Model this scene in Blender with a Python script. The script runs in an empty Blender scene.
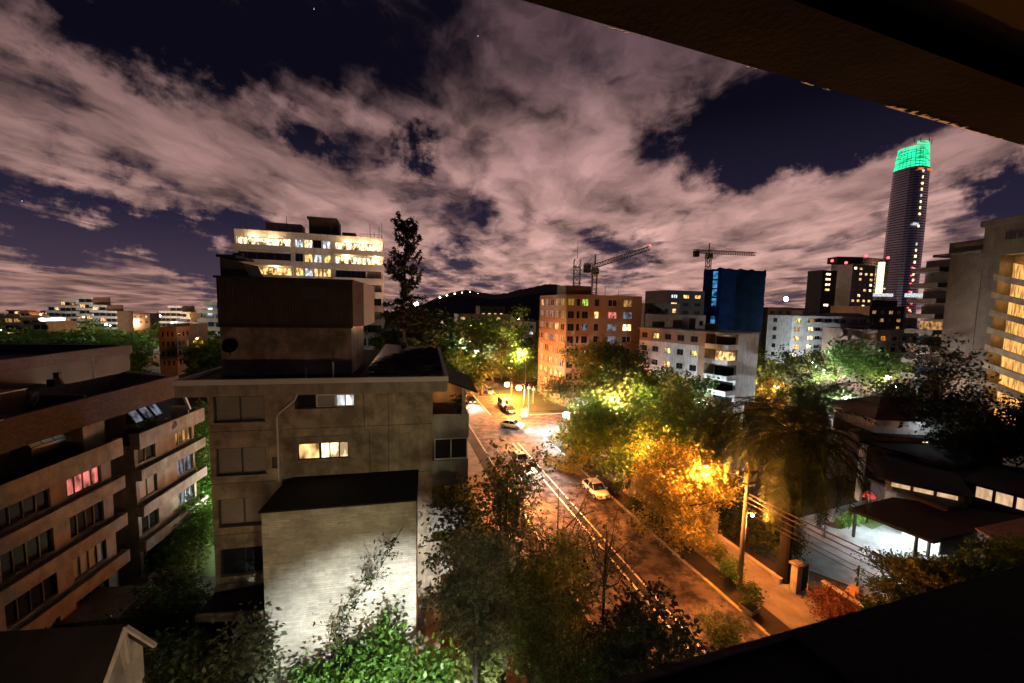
import bpy, math, random
import numpy as np
R=math.radians
C=bpy.context.scene.collection
S=bpy.context.scene
# ---------------------------------------------------------------- camera model
FPX=398.0; CZ=22.0
PIT=R(5); ROL=R(1.2)
def ray(px,py):
    a=(px-512)/FPX;b=(341.5-py)/FPX
    x=a*math.cos(ROL)-b*math.sin(ROL); y=a*math.sin(ROL)+b*math.cos(ROL); z=-1
    th=math.pi/2-PIT
    return (x, y*math.cos(th)-z*math.sin(th), y*math.sin(th)+z*math.cos(th))
def P(px,py,Y):
    d=ray(px,py);t=Y/d[1];return (d[0]*t,Y,CZ+d[2]*t)
def G(px,py,z=0.0):
    d=ray(px,py);t=(z-CZ)/d[2];return (d[0]*t,d[1]*t,z)
class Fr:
    """a local frame: origin on the ground, x along a front, y away from it"""
    def __init__(s,ox,oy,deg):
        s.o=(ox,oy);s.deg=deg;a=R(deg);s.X=(math.cos(a),math.sin(a));s.Y=(-math.sin(a),math.cos(a))
    def front(s,px,py,c=0.0): return s._p(px,py,c,0)
    def side(s,px,py,c=0.0): return s._p(px,py,c,1)
    def _p(s,px,py,c,w):
        d=ray(px,py)
        dx=d[0]*s.X[0]+d[1]*s.X[1];dy=d[0]*s.Y[0]+d[1]*s.Y[1]
        o0=-(s.o[0]*s.X[0]+s.o[1]*s.X[1]);o1=-(s.o[0]*s.Y[0]+s.o[1]*s.Y[1])
        t=(c-o0)/dx if w else (c-o1)/dy
        return ((o1+t*dy) if w else (o0+t*dx), CZ+t*d[2])
    def w(s,x,y,z=0): return (s.o[0]+x*s.X[0]+y*s.Y[0], s.o[1]+x*s.X[1]+y*s.Y[1], z)
    def loc(s,X,Y):
        dx=X-s.o[0];dy=Y-s.o[1];return (dx*s.X[0]+dy*s.X[1],dx*s.Y[0]+dy*s.Y[1])
ST=Fr(0,0,16.5)      # street frame: x across the street, y along it
# ---------------------------------------------------------------- materials
MATS={}
def newmat(n):
    m=bpy.data.materials.new(n);m.use_nodes=True;nt=m.node_tree;nt.nodes.clear()
    out=nt.nodes.new('ShaderNodeOutputMaterial');MATS[n]=m;return m,nt,out
def nd(nt,t,**k):
    n=nt.nodes.new(t)
    for a,b in k.items():
        if a in n.inputs: n.inputs[a].default_value=b
        else: setattr(n,a,b)
    return n
def rough_mat(n,col,col2=None,scale=3.0,rough=.8,bump=.15,spec=.3,metal=0,streak=False,bscale=30,detail=8,lo=.35,hi=.65,coord='Object'):
    """two tones mixed by noise (plus vertical run-off streaks), fine bump"""
    m,nt,out=newmat(n);L=nt.links
    b=nd(nt,'ShaderNodeBsdfPrincipled',Roughness=rough,Metallic=metal);b.inputs['Specular IOR Level'].default_value=spec
    tc=nd(nt,'ShaderNodeTexCoord')
    no=nd(nt,'ShaderNodeTexNoise',Scale=scale,Detail=detail,Roughness=.65)
    L.new(tc.outputs[coord],no.inputs['Vector'])
    mr=nd(nt,'ShaderNodeMapRange');mr.inputs['From Min'].default_value=lo;mr.inputs['From Max'].default_value=hi
    L.new(no.outputs['Fac'],mr.inputs['Value'])
    mx=nd(nt,'ShaderNodeMix',data_type='RGBA')
    mx.inputs[6].default_value=(*col,1);mx.inputs[7].default_value=(*(col2 or [c*.6 for c in col]),1)
    L.new(mr.outputs['Result'],mx.inputs[0]);last=mx.outputs[2]
    if streak:
        mp=nd(nt,'ShaderNodeMapping');mp.inputs['Scale'].default_value=(.9,.9,.2)
        L.new(tc.outputs[coord],mp.inputs['Vector'])
        n2=nd(nt,'ShaderNodeTexNoise',Scale=2.0,Detail=10,Roughness=.75);L.new(mp.outputs['Vector'],n2.inputs['Vector'])
        m2=nd(nt,'ShaderNodeMapRange');m2.inputs['From Min'].default_value=.44;m2.inputs['From Max'].default_value=.68
        m2.inputs['To Max'].default_value=.7
        L.new(n2.outputs['Fac'],m2.inputs['Value'])
        x2=nd(nt,'ShaderNodeMix',data_type='RGBA');x2.inputs[7].default_value=(*[c*.35 for c in col],1)
        L.new(m2.outputs['Result'],x2.inputs[0]);L.new(last,x2.inputs[6]);last=x2.outputs[2]
    L.new(last,b.inputs['Base Color'])
    if bump:
        n3=nd(nt,'ShaderNodeTexNoise',Scale=bscale,Detail=4);L.new(tc.outputs[coord],n3.inputs['Vector'])
        bp=nd(nt,'ShaderNodeBump',Strength=bump,Distance=.03);L.new(n3.outputs['Fac'],bp.inputs['Height']);L.new(bp.outputs['Normal'],b.inputs['Normal'])
    L.new(b.outputs[0],out.inputs[0]);return m
def brick_mat(n,c1,c2,mortar,scale=4.0,bw=.5,rh=.25,rough=.85,axis='XZ',ms=.02,dirt=.5,bump=.5):
    m,nt,out=newmat(n);L=nt.links
    b=nd(nt,'ShaderNodeBsdfPrincipled',Roughness=rough)
    tc=nd(nt,'ShaderNodeTexCoord')
    sp=nd(nt,'ShaderNodeSeparateXYZ');L.new(tc.outputs['Object'],sp.inputs[0])
    cb=nd(nt,'ShaderNodeCombineXYZ')
    ad=nd(nt,'ShaderNodeMath',operation='ADD')
    L.new(sp.outputs['X'],ad.inputs[0]);L.new(sp.outputs['Y'],ad.inputs[1])
    if axis=='XZ':
        L.new(ad.outputs[0],cb.inputs['X']);L.new(sp.outputs['Z'],cb.inputs['Y'])
    else:
        L.new(sp.outputs['X'],cb.inputs['X']);L.new(sp.outputs['Y'],cb.inputs['Y'])
    br=nd(nt,'ShaderNodeTexBrick',Scale=scale);br.inputs['Brick Width'].default_value=bw;br.inputs['Row Height'].default_value=rh
    br.inputs['Color1'].default_value=(*c1,1);br.inputs['Color2'].default_value=(*c2,1);br.inputs['Mortar'].default_value=(*mortar,1)
    br.inputs['Mortar Size'].default_value=ms
    L.new(cb.outputs[0],br.inputs['Vector'])
    no=nd(nt,'ShaderNodeTexNoise',Scale=.9,Detail=9,Roughness=.7);L.new(tc.outputs['Object'],no.inputs['Vector'])
    mr=nd(nt,'ShaderNodeMapRange');mr.inputs['From Min'].default_value=.35;mr.inputs['From Max'].default_value=.7
    mr.inputs['To Min'].default_value=0;mr.inputs['To Max'].default_value=dirt;L.new(no.outputs['Fac'],mr.inputs['Value'])
    mx=nd(nt,'ShaderNodeMix',data_type='RGBA');mx.inputs[7].default_value=(*[c*.3 for c in c1],1)
    L.new(mr.outputs['Result'],mx.inputs[0]);L.new(br.outputs['Color'],mx.inputs[6]);L.new(mx.outputs[2],b.inputs['Base Color'])
    bp=nd(nt,'ShaderNodeBump',Strength=bump,Distance=.02,invert=True);L.new(br.outputs['Fac'],bp.inputs['Height']);L.new(bp.outputs['Normal'],b.inputs['Normal'])
    L.new(b.outputs[0],out.inputs[0]);return m
def plain(n,col,rough=.5,metal=0,spec=.5,trans=0):
    m,nt,out=newmat(n)
    b=nd(nt,'ShaderNodeBsdfPrincipled',Roughness=rough,Metallic=metal);b.inputs['Base Color'].default_value=(*col,1)
    b.inputs['Specular IOR Level'].default_value=spec;b.inputs['Transmission Weight'].default_value=trans
    nt.links.new(b.outputs[0],out.inputs[0]);return m
def lit_mat(n,col,st,var=.85,sc=(1.7,1.7,.8)):
    """a lit room behind glass: curtains and furniture break up the light"""
    m,nt,out=newmat(n);L=nt.links
    tc=nd(nt,'ShaderNodeTexCoord');mp=nd(nt,'ShaderNodeMapping');mp.inputs['Scale'].default_value=sc
    L.new(tc.outputs['Object'],mp.inputs['Vector'])
    no=nd(nt,'ShaderNodeTexNoise',Scale=1.3,Detail=1.5,Roughness=.5);L.new(mp.outputs['Vector'],no.inputs['Vector'])
    mr=nd(nt,'ShaderNodeMapRange');mr.inputs['From Min'].default_value=.38;mr.inputs['From Max'].default_value=.62
    mr.inputs['To Min'].default_value=st*(1-var);mr.inputs['To Max'].default_value=st*(1+var*.6)
    L.new(no.outputs['Fac'],mr.inputs['Value'])
    e=nd(nt,'ShaderNodeEmission');e.inputs['Color'].default_value=(*col,1);L.new(mr.outputs['Result'],e.inputs['Strength'])
    g=nd(nt,'ShaderNodeBsdfGlossy',Roughness=.05);g.inputs['Color'].default_value=(.05,.05,.05,1)
    a=nd(nt,'ShaderNodeAddShader');L.new(e.outputs[0],a.inputs[0]);L.new(g.outputs[0],a.inputs[1]);L.new(a.outputs[0],out.inputs[0]);return m
def emit(n,col,st):
    m,nt,out=newmat(n);e=nd(nt,'ShaderNodeEmission',Strength=st);e.inputs['Color'].default_value=(*col,1);nt.links.new(e.outputs[0],out.inputs[0]);return m
def leaf_mat(n,c1,c2,tr=.35):
    m,nt,out=newmat(n);L=nt.links
    g=nd(nt,'ShaderNodeNewGeometry');mx=nd(nt,'ShaderNodeMix',data_type='RGBA')
    mx.inputs[6].default_value=(*c1,1);mx.inputs[7].default_value=(*c2,1);L.new(g.outputs['Random Per Island'],mx.inputs[0])
    d=nd(nt,'ShaderNodeBsdfDiffuse');t=nd(nt,'ShaderNodeBsdfTranslucent');L.new(mx.outputs[2],d.inputs[0]);L.new(mx.outputs[2],t.inputs[0])
    s=nd(nt,'ShaderNodeMixShader');s.inputs[0].default_value=tr;L.new(d.outputs[0],s.inputs[1]);L.new(t.outputs[0],s.inputs[2])
    gl=nd(nt,'ShaderNodeBsdfGlossy',Roughness=.45);gl.inputs['Color'].default_value=(.5,.5,.5,1)
    s2=nd(nt,'ShaderNodeMixShader');s2.inputs[0].default_value=.03;L.new(s.outputs[0],s2.inputs[1]);L.new(gl.outputs[0],s2.inputs[2])
    L.new(s2.outputs[0],out.inputs[0]);return m

rough_mat('concrete_brown',(.33,.26,.19),(.14,.105,.075),scale=.8,lo=.38,hi=.6,streak=True,bscale=18,bump=.25)
rough_mat('concrete_band',(.30,.25,.20),(.2,.165,.13),scale=1.2,streak=True,bscale=20,bump=.2)
rough_mat('concrete_grey',(.27,.25,.23),(.17,.155,.14),scale=1.0,streak=True,bump=.2)
rough_mat('concrete_dark',(.09,.075,.06),(.05,.042,.035),scale=1.5,streak=True,bump=.3)
rough_mat('concrete_pink',(.25,.2,.17),(.13,.1,.085),scale=.9,streak=True,bump=.2)
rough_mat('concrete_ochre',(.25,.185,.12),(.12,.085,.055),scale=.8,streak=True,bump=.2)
rough_mat('white_wall',(.62,.6,.58),(.42,.4,.38),scale=.5,streak=True,bump=.08)
rough_mat('offwhite_wall',(.48,.44,.4),(.32,.29,.26),scale=.4,streak=True,bump=.08)
rough_mat('pale_band',(.5,.47,.45),(.4,.37,.35),scale=.5,bump=.05)
rough_mat('tan_wall',(.34,.25,.16),(.24,.17,.11),scale=.4,streak=True,bump=.08)
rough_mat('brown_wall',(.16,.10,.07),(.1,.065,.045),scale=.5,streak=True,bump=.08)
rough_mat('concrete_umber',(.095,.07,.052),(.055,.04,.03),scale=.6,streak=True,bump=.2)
rough_mat('dark_wall',(.055,.045,.045),(.035,.03,.03),scale=.4,bump=.05)
rough_mat('garden_wall',(.42,.35,.28),(.26,.2,.15),scale=1.1,streak=True,bump=.15)
brick_mat('brick_red',(.30,.165,.095),(.22,.12,.07),(.26,.19,.14),scale=3.0,dirt=.35)
brick_mat('board_stone',(.46,.43,.36),(.33,.30,.25),(.27,.245,.2),scale=4.2,bw=2.6,rh=.5,ms=.03,dirt=.85,bump=.8)
brick_mat('roof_tile',(.075,.045,.045),(.035,.022,.024),(.03,.02,.02),scale=3.5,bw=.9,rh=.55,ms=.05,dirt=.6,axis='XZ',bump=1.)
brick_mat('shingle_wet',(.11,.07,.06),(.04,.028,.026),(.012,.01,.01),scale=1.6,bw=.8,rh=.45,ms=.09,rough=.28,dirt=.5,axis='XY',bump=1.)
rough_mat('roof_felt',(.022,.018,.018),(.012,.01,.01),scale=.8,rough=.9,bump=.3)
rough_mat('roof_dark',(.014,.012,.013),(.008,.007,.008),scale=2.0,rough=.9,bump=.2)
rough_mat('corrugated',(.065,.045,.036),(.035,.025,.02),scale=1.2,rough=.55,streak=True,bump=.1)
rough_mat('asphalt',(.15,.115,.095),(.03,.024,.021),scale=.8,rough=.8,bump=.8,bscale=9,detail=14,lo=.42,hi=.58)
rough_mat('asphalt_dark',(.06,.048,.042),(.025,.02,.018),scale=1.5,rough=.6,bump=.6,bscale=12)
rough_mat('pavement_slabs',(.20,.17,.15),(.12,.1,.085),scale=.8,rough=.8,bump=.4,bscale=10)
rough_mat('kerb_stone',(.4,.34,.27),(.26,.22,.17),scale=1.5,bump=.2)
rough_mat('soil',(.04,.03,.02),(.02,.016,.01),scale=.4,rough=.95,bump=.6,bscale=6)
rough_mat('lawn',(.07,.10,.03),(.04,.06,.018),scale=2.0,rough=.95,bump=.8,bscale=25)
rough_mat('paving_blue',(.24,.25,.26),(.10,.105,.11),scale=.5,rough=.6,bump=.4,bscale=8)
rough_mat('road_paint',(.75,.72,.68),(.3,.26,.22),scale=3.5,rough=.6,bump=.2,lo=.45,hi=.7)
rough_mat('yellow_paint',(.6,.42,.1),(.35,.26,.1),scale=2.5,bump=.1)
rough_mat('bark',(.10,.075,.055),(.05,.038,.028),scale=4,rough=.95,bump=.8,bscale=15)
rough_mat('bark_dark',(.04,.03,.025),(.02,.016,.014),scale=4,rough=.95,bump=.8,bscale=15)
rough_mat('pole_concrete',(.34,.29,.23),(.22,.19,.15),scale=2,streak=True,bump=.2)
rough_mat('terracotta',(.42,.22,.12),(.3,.15,.08),scale=3,bump=.2)
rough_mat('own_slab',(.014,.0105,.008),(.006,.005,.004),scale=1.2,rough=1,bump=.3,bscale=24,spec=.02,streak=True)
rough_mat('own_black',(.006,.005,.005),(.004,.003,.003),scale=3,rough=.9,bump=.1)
rough_mat('bare_plaster',(.8,.75,.6),(.55,.5,.35),scale=6,rough=.9,bump=.5)
rough_mat('steel_dark',(.05,.045,.045),(.03,.028,.028),scale=4,rough=.5,metal=.6,bump=0)
rough_mat('steel_grey',(.22,.21,.2),(.14,.13,.12),scale=4,rough=.5,metal=.3,bump=0)
rough_mat('crane_yellow',(.16,.11,.07),(.1,.07,.05),scale=2,rough=.6,bump=0)
rough_mat('mast_red',(.35,.08,.06),(.25,.06,.05),scale=2,rough=.6,bump=0)
rough_mat('blue_net',(.004,.02,.09),(.002,.009,.04),scale=.25,rough=.9,spec=.03,bump=.4,bscale=2)
rough_mat('hill_earth',(.022,.024,.045),(.014,.016,.03),scale=.004,rough=1,bump=0)  # deep blue stands in for haze over the distant hill
rough_mat('tower_glass',(.7,.68,.74),(.55,.53,.6),scale=.02,rough=.3,bump=0,metal=.75)
rough_mat('dish',(.32,.30,.28),(.2,.18,.17),scale=4,rough=.6,bump=0)
plain('glass_dark',(.015,.016,.02),.12,spec=.5)
brick_mat('glass_blind',(.27,.235,.2),(.24,.21,.18),(.12,.1,.085),scale=3.0,bw=9,rh=.2,ms=.03,dirt=.45,bump=.4)
plain('curtain_grey',(.2,.18,.17),.6)
plain('glass_skylight',(.35,.5,.5),.25)
plain('frame_dark',(.03,.026,.022),.5)
plain('frame_white',(.5,.48,.45),.5)
plain('tyre',(.012,.012,.012),.8)
plain('rim',(.4,.4,.4),.3,metal=.9)
plain('car_white',(.7,.7,.7),.25)
plain('car_silver',(.38,.38,.4),.25,metal=.5)
plain('car_dark',(.05,.045,.05),.2)
plain('car_red',(.3,.03,.02),.25)
plain('car_glass',(.01,.012,.015),.06)
plain('cable_black',(.035,.026,.02),.6)
plain('sign_white',(.8,.8,.8),.5)
plain('red_cloth',(.5,.05,.05),.9)
emit('lamp_orange',(1,.45,.12),60); emit('lamp_warm',(1,.72,.42),40); emit('lamp_white',(.75,.92,1),80)
emit('lantern_glow',(1,.8,.55),1.5);emit('lamp_red',(1,.06,.08),6); emit('headlamp',(1,.9,.7),3)
emit('star_white',(.9,.95,1),3)
lit_mat('lit_warm',(1,.55,.2),1.5); lit_mat('lit_bright',(1,.70,.36),3.2); lit_mat('lit_yellow',(1,.78,.25),1.1)
lit_mat('lit_dim',(.9,.45,.16),.45); lit_mat('lit_white',(.9,.95,1),.9); lit_mat('lit_pink',(1,.25,.2),.7)
lit_mat('lit_green',(.5,.8,.1),.9); lit_mat('lit_cool',(.45,.5,.65),.28); lit_mat('lit_stair',(1,.47,.12),1.1,var=.6,sc=(5,5,.4))
lit_mat('lit_orange',(1,.33,.05),.8); lit_mat('crown_green',(.03,1,.42),1.5,var=.7,sc=(.05,.05,.5)); lit_mat('lit_panel',(1,.62,.35),.75,var=.3)
lit_mat('net_glow',(.08,.45,.9),.5,var=.9,sc=(.2,.2,.5)); lit_mat('carport_white',(.85,1,.95),2.5,var=.2)
lit_mat('lit_gold',(.9,.55,.05),.35,var=.2)
leaf_mat('leaf_olive',(.07,.095,.02),(.14,.155,.04))
leaf_mat('leaf_green',(.05,.11,.018),(.11,.18,.035))
leaf_mat('leaf_dark',(.025,.038,.012),(.065,.08,.024))
leaf_mat('leaf_black',(.008,.01,.005),(.018,.02,.01),.15)
leaf_mat('leaf_gold',(.15,.14,.03),(.34,.27,.07),.45)  # the gold of the street lamp light is put into this leaf colour
leaf_mat('leaf_fresh',(.04,.11,.015),(.10,.2,.03))
leaf_mat('leaf_grey',(.06,.075,.04),(.14,.15,.09))
leaf_mat('leaf_red',(.12,.03,.02),(.2,.07,.03))
leaf_mat('leaf_palm',(.02,.036,.012),(.055,.065,.024),.1)
leaf_mat('leaf_conifer',(.012,.014,.008),(.03,.028,.014),.1)
# ---------------------------------------------------------------- mesh helpers
class MB:
    def __init__(s): s.v=[];s.f=[];s.m=[]
    def add(s,vs,fs,m=0):
        b=len(s.v);s.v+=list(vs);s.f+=[tuple(b+i for i in q) for q in fs];s.m+=[m]*len(fs);return s
    def box(s,x0,x1,y0,y1,z0,z1,m=0):
        if x0>x1:x0,x1=x1,x0
        if y0>y1:y0,y1=y1,y0
        if z0>z1:z0,z1=z1,z0
        return s.add([(x0,y0,z0),(x1,y0,z0),(x1,y1,z0),(x0,y1,z0),(x0,y0,z1),(x1,y0,z1),(x1,y1,z1),(x0,y1,z1)],
          [(0,3,2,1),(4,5,6,7),(0,1,5,4),(1,2,6,5),(2,3,7,6),(3,0,4,7)],m)
    def hexa(s,p,m=0):  # 8 points, bottom 4 then top 4
        return s.add(p,[(0,3,2,1),(4,5,6,7),(0,1,5,4),(1,2,6,5),(2,3,7,6),(3,0,4,7)],m)
    def prism(s,poly,z0,z1,m=0):
        n=len(poly);vs=[(x,y,z0) for x,y in poly]+[(x,y,z1) for x,y in poly]
        return s.add(vs,[tuple(range(n))[::-1],tuple(range(n,2*n))]+[(i,(i+1)%n,n+(i+1)%n,n+i) for i in range(n)],m)
    def tube(s,pts,rad,n=6,m=0,cap=True):
        pts=[np.array(p,float) for p in pts];k=len(pts)
        if not hasattr(rad,'__len__'): rad=[rad]*k
        vs=[]
        for i,p in enumerate(pts):
            t=pts[min(i+1,k-1)]-pts[max(i-1,0)];t=t/(np.linalg.norm(t)+1e-9)
            a=np.cross(t,(0,0,1.)) if abs(t[2])<.95 else np.cross(t,(1.,0,0));a/=np.linalg.norm(a);b=np.cross(t,a)
            for j in range(n):
                q=p+rad[i]*(math.cos(2*math.pi*j/n)*a+math.sin(2*math.pi*j/n)*b);vs.append(tuple(q))
        fs=[(i*n+j,i*n+(j+1)%n,(i+1)*n+(j+1)%n,(i+1)*n+j) for i in range(k-1) for j in range(n)]
        if cap: fs+=[tuple(range(n))[::-1],tuple((k-1)*n+j for j in range(n))]
        return s.add(vs,fs,m)
    def lathe(s,prof,c=(0,0,0),n=12,m=0):
        vs=[(c[0]+r*math.cos(2*math.pi*j/n),c[1]+r*math.sin(2*math.pi*j/n),c[2]+z) for r,z in prof for j in range(n)]
        k=len(prof)
        fs=[(i*n+j,i*n+(j+1)%n,(i+1)*n+(j+1)%n,(i+1)*n+j) for i in range(k-1) for j in range(n)]
        fs+=[tuple(range(n))[::-1],tuple((k-1)*n+j for j in range(n))]
        return s.add(vs,fs,m)
    def obj(s,name,mat,parent=None,smooth=False):
        me=bpy.data.meshes.new(name);me.from_pydata(s.v,[],s.f)
        ms=mat if isinstance(mat,(list,tuple)) else [mat]
        for q in ms: me.materials.append(MATS[q])
        me.polygons.foreach_set('material_index',s.m)
        if smooth: me.polygons.foreach_set('use_smooth',[True]*len(s.f))
        me.update();o=bpy.data.objects.new(name,me);C.objects.link(o)
        if parent: o.parent=parent
        return o
def bx(*a): return MB().box(*a)
def tag(o,label,cat,group=None,kind=None):
    if label:o['label']=label
    if cat:o['category']=cat
    if group:o['group']=group
    if kind:o['kind']=kind
    return o
def thing(name,label,cat,loc=(0,0,0),rz=0,group=None):
    o=bpy.data.objects.new(name,None);C.objects.link(o);o.location=loc;o.rotation_euler=(0,0,R(rz));o.empty_display_size=.3
    return tag(o,label,cat,group)
def struct(name,mb,mat): return tag(mb.obj(name,mat),None,None,None,'structure')
def copy_tree(o,parent=None):
    c=o.copy();C.objects.link(c)
    if parent:c.parent=parent
    for ch in list(o.children): copy_tree(ch,c)
    return c
def lamp(name,parent,loc,power,col,rad=.12,typ='POINT',spot=None,rot=None):
    l=bpy.data.lights.new(name,typ);l.energy=power;l.color=col;l.shadow_soft_size=rad
    if typ=='SPOT': l.spot_size=R(spot or 120);l.spot_blend=.6
    o=bpy.data.objects.new(name,l);C.objects.link(o);o.location=loc
    if rot:o.rotation_euler=rot
    if parent:o.parent=parent
    return o
ORG=(1,.30,.052); WRM=(1,.62,.30); WHT=(.80,.93,1)
# wall plane with holes and reveals.  T maps (u, inward depth, z) to xyz
def holes(mb,T,u0,u1,z0,z1,hs,rev=.18,m=0):
    us=sorted(set([u0,u1]+[h[0] for h in hs]+[h[1] for h in hs]));zs=sorted(set([z0,z1]+[h[2] for h in hs]+[h[3] for h in hs]))
    us=[u for u in us if u0<=u<=u1];zs=[z for z in zs if z0<=z<=z1]
    for j in range(len(zs)-1):
        zc=(zs[j]+zs[j+1])/2;run=None
        for i in range(len(us)-1):
            uc=(us[i]+us[i+1])/2
            hit=any(h[0]<uc<h[1] and h[2]<zc<h[3] for h in hs)
            if not hit and run is None: run=us[i]
            if (hit or i==len(us)-2) and run is not None:
                e=us[i] if hit else us[i+1]
                mb.add([T(run,0,zs[j]),T(e,0,zs[j]),T(e,0,zs[j+1]),T(run,0,zs[j+1])],[(0,1,2,3)],m);run=None
    for a,b,c,d in hs:
        for p,q in (((a,c),(a,d)),((a,d),(b,d)),((b,d),(b,c)),((b,c),(a,c))):
            mb.add([T(p[0],0,p[1]),T(q[0],0,q[1]),T(q[0],rev,q[1]),T(p[0],rev,p[1])],[(0,1,2,3)],m)
def TF(y=0): return lambda u,w,z:(u,y+w,z)           # front face, x along
def TL(x=0): return lambda u,w,z:(x+w,u,z)           # left face (faces -x), u along y
def TR(x): return lambda u,w,z:(x-w,u,z)             # right face
def tbox(mb,T,u0,u1,w0,w1,z0,z1,m=0):
    return mb.hexa([T(u0,w0,z0),T(u1,w0,z0),T(u1,w1,z0),T(u0,w1,z0),T(u0,w0,z1),T(u1,w0,z1),T(u1,w1,z1),T(u0,w1,z1)],m)
def window(root,T,u0,u1,z0,z1,glass,fmat='frame_dark',rev=.18,mull=1,near=False,fw=.06,sill=False,rail=0):
    """frame ring with mullions and the pane behind it"""
    f=MB();d0=rev-.07;d1=rev-.01
    if u0>u1:u0,u1=u1,u0
    tbox(f,T,u0,u1,d0,d1,z0,z0+fw);tbox(f,T,u0,u1,d0,d1,z1-fw,z1)
    tbox(f,T,u0,u0+fw,d0,d1,z0+fw,z1-fw);tbox(f,T,u1-fw,u1,d0,d1,z0+fw,z1-fw)
    for i in range(mull):
        c=u0+(u1-u0)*(i+1)/(mull+1);tbox(f,T,c-fw/2,c+fw/2,d0,d1,z0+fw,z1-fw)
    if near:
        o=f.obj('window',fmat,root)
        p=MB();tbox(p,T,u0+.002,u1-.002,rev-.012,rev+.04,z0+.002,z1-.002);p.obj('pane',glass,o)
        if sill:
            s=MB();tbox(s,T,u0-.08,u1+.08,-.07,.03,z0-.07,z0-.004);s.obj('sill','concrete_band',o)
        return o
    tbox(f,T,u0+.002,u1-.002,rev-.012,rev+.04,z0+.002,z1-.002,1)
    return f.obj('window',[fmat,glass],root)
def pick(rng,ws):
    t=rng.random()*sum(w for _,w in ws)
    for n,w in ws:
        t-=w
        if t<0:return n
    return ws[0][0]
DARKWIN=[('glass_dark',8),('curtain_grey',2),('lit_warm',1.2),('lit_dim',1),('lit_cool',1),('lit_yellow',.5)]
def body(root,W,D,H,front=(),left=(),right=(),mat='offwhite_wall',z0=0,rev=.18,roofmat='roof_felt',par=.6,name='wall',parmat=None):
    """walls with real openings on the faces that have windows, a flat roof and a parapet"""
    mb=MB()
    holes(mb,TF(),0,W,z0,H,list(front),rev);holes(mb,TL(),0,D,z0,H,list(left),rev);holes(mb,TR(W),0,D,z0,H,list(right),rev)
    mb.add([(0,D,z0),(W,D,z0),(W,D,H),(0,D,H)],[(1,0,3,2)])
    o=mb.obj(name,mat,root)
    r=bx(.02,W-.02,.02,D-.02,H-.2,H);r.obj('roof',roofmat,root)
    if par:
        p=MB();t=.2;p.box(0,W,0,t,H,H+par);p.box(0,W,D-t,D,H,H+par);p.box(0,t,t,D-t,H,H+par);p.box(W-t,W,t,D-t,H,H+par)
        p.obj('parapet',parmat or mat,root)
    return o
def grid(n,u0,u1,frac,rows,fh,zb,hfrac,top=None):
    """window rectangles: n columns between u0,u1; rows from zb upward"""
    out=[];cw=(u1-u0)/n
    for r in range(rows):
        for c in range(n):
            a=u0+cw*(c+.5-frac/2);out.append((a,a+cw*frac,zb+r*fh+fh*(.5-hfrac/2),zb+r*fh+fh*(.5+hfrac/2)))
    return out
def flat_block(name,label,cat,c,ytop,depth,other,yaw=16.5,L=14,side=None,fh=2.8,n=5,ns=4,frac=.55,hf=.5,mat='offwhite_wall',seed=0,mix=None,bands=None,group=None,par=.5,mull=1,fmat='frame_dark',sn=None,extra=None,maxrows=9):
    """c: pixel of the near corner, other: pixel of the far end of the front, side: pixel of the end of the side face"""
    rng=random.Random(seed);mix=mix or DARKWIN
    if c<other: p=P(c,ytop,depth);fr=Fr(p[0],p[1],yaw);W=fr.front(other,ytop)[0]
    else:
        p=P(c,ytop,depth);fr=Fr(p[0],p[1],yaw);W=-fr.front(other,ytop)[0]
        o=fr.w(-W,0);fr=Fr(o[0],o[1],yaw)
    H=p[2]-par
    if side is not None:
        L=abs(fr.side(side,ytop,0 if c<other else W)[0])
    root=thing(name,label,cat,(fr.o[0],fr.o[1],0),yaw,group)
    rows=min(int(H/fh),maxrows);zb=H-rows*fh-.15
    F=grid(n,.4,W-.4,frac,rows,fh,zb,hf);Sd=grid(ns,.4,L-.4,frac,rows,fh,zb,hf) if ns else []
    leftv=(c<other)
    body(root,W,L,H,F,Sd if leftv else (),() if leftv else Sd,mat,par=par)
    for h in F: window(root,TF(),*h,pick(rng,mix),fmat,mull=mull)
    for h in Sd: window(root,TL() if leftv else TR(W),*h,pick(rng,mix),fmat,mull=mull)
    if bands:
        for r in range(rows+1):
            z=zb+r*fh
            b=MB();b.box(-.7,W+.7,-1.1,-.003,z-.15,z+.75);b.obj('balcony',bands,root)
    return root,fr,W,L,H,rng
# ---------------------------------------------------------------- vegetation
def leaves_mesh(name,mat,cen,size,rng,parent,jit=.4,up=.35,asp=.55):
    """one mesh of many small folded leaf faces at the given centres (local coordinates)"""
    n=len(cen);s=size*(1+jit*(rng.random(n)-.5)*2)
    nr=rng.normal(size=(n,3));nr[:,2]=np.abs(nr[:,2])+up;nr/=np.linalg.norm(nr,axis=1)[:,None]
    a=rng.normal(size=(n,3));a-=nr*(a*nr).sum(1)[:,None];a/=np.linalg.norm(a,axis=1)[:,None];b=np.cross(nr,a)
    a=a*s[:,None];b=b*s[:,None]*asp
    v=np.empty((n,4,3));v[:,0]=cen-a;v[:,1]=cen+b+nr*s[:,None]*.15;v[:,2]=cen+a;v[:,3]=cen-b+nr*s[:,None]*.15
    me=bpy.data.meshes.new(name);me.vertices.add(4*n);me.vertices.foreach_set('co',v.reshape(-1).astype(np.float32))
    me.loops.add(4*n);me.loops.foreach_set('vertex_index',np.arange(4*n,dtype=np.int32));me.polygons.add(n)
    me.polygons.foreach_set('loop_start',np.arange(0,4*n,4,dtype=np.int32))
    me.materials.append(MATS[mat]);me.update(calc_edges=True);me.validate()
    o=bpy.data.objects.new(name,me);C.objects.link(o)
    if parent:o.parent=parent
    return o
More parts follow.
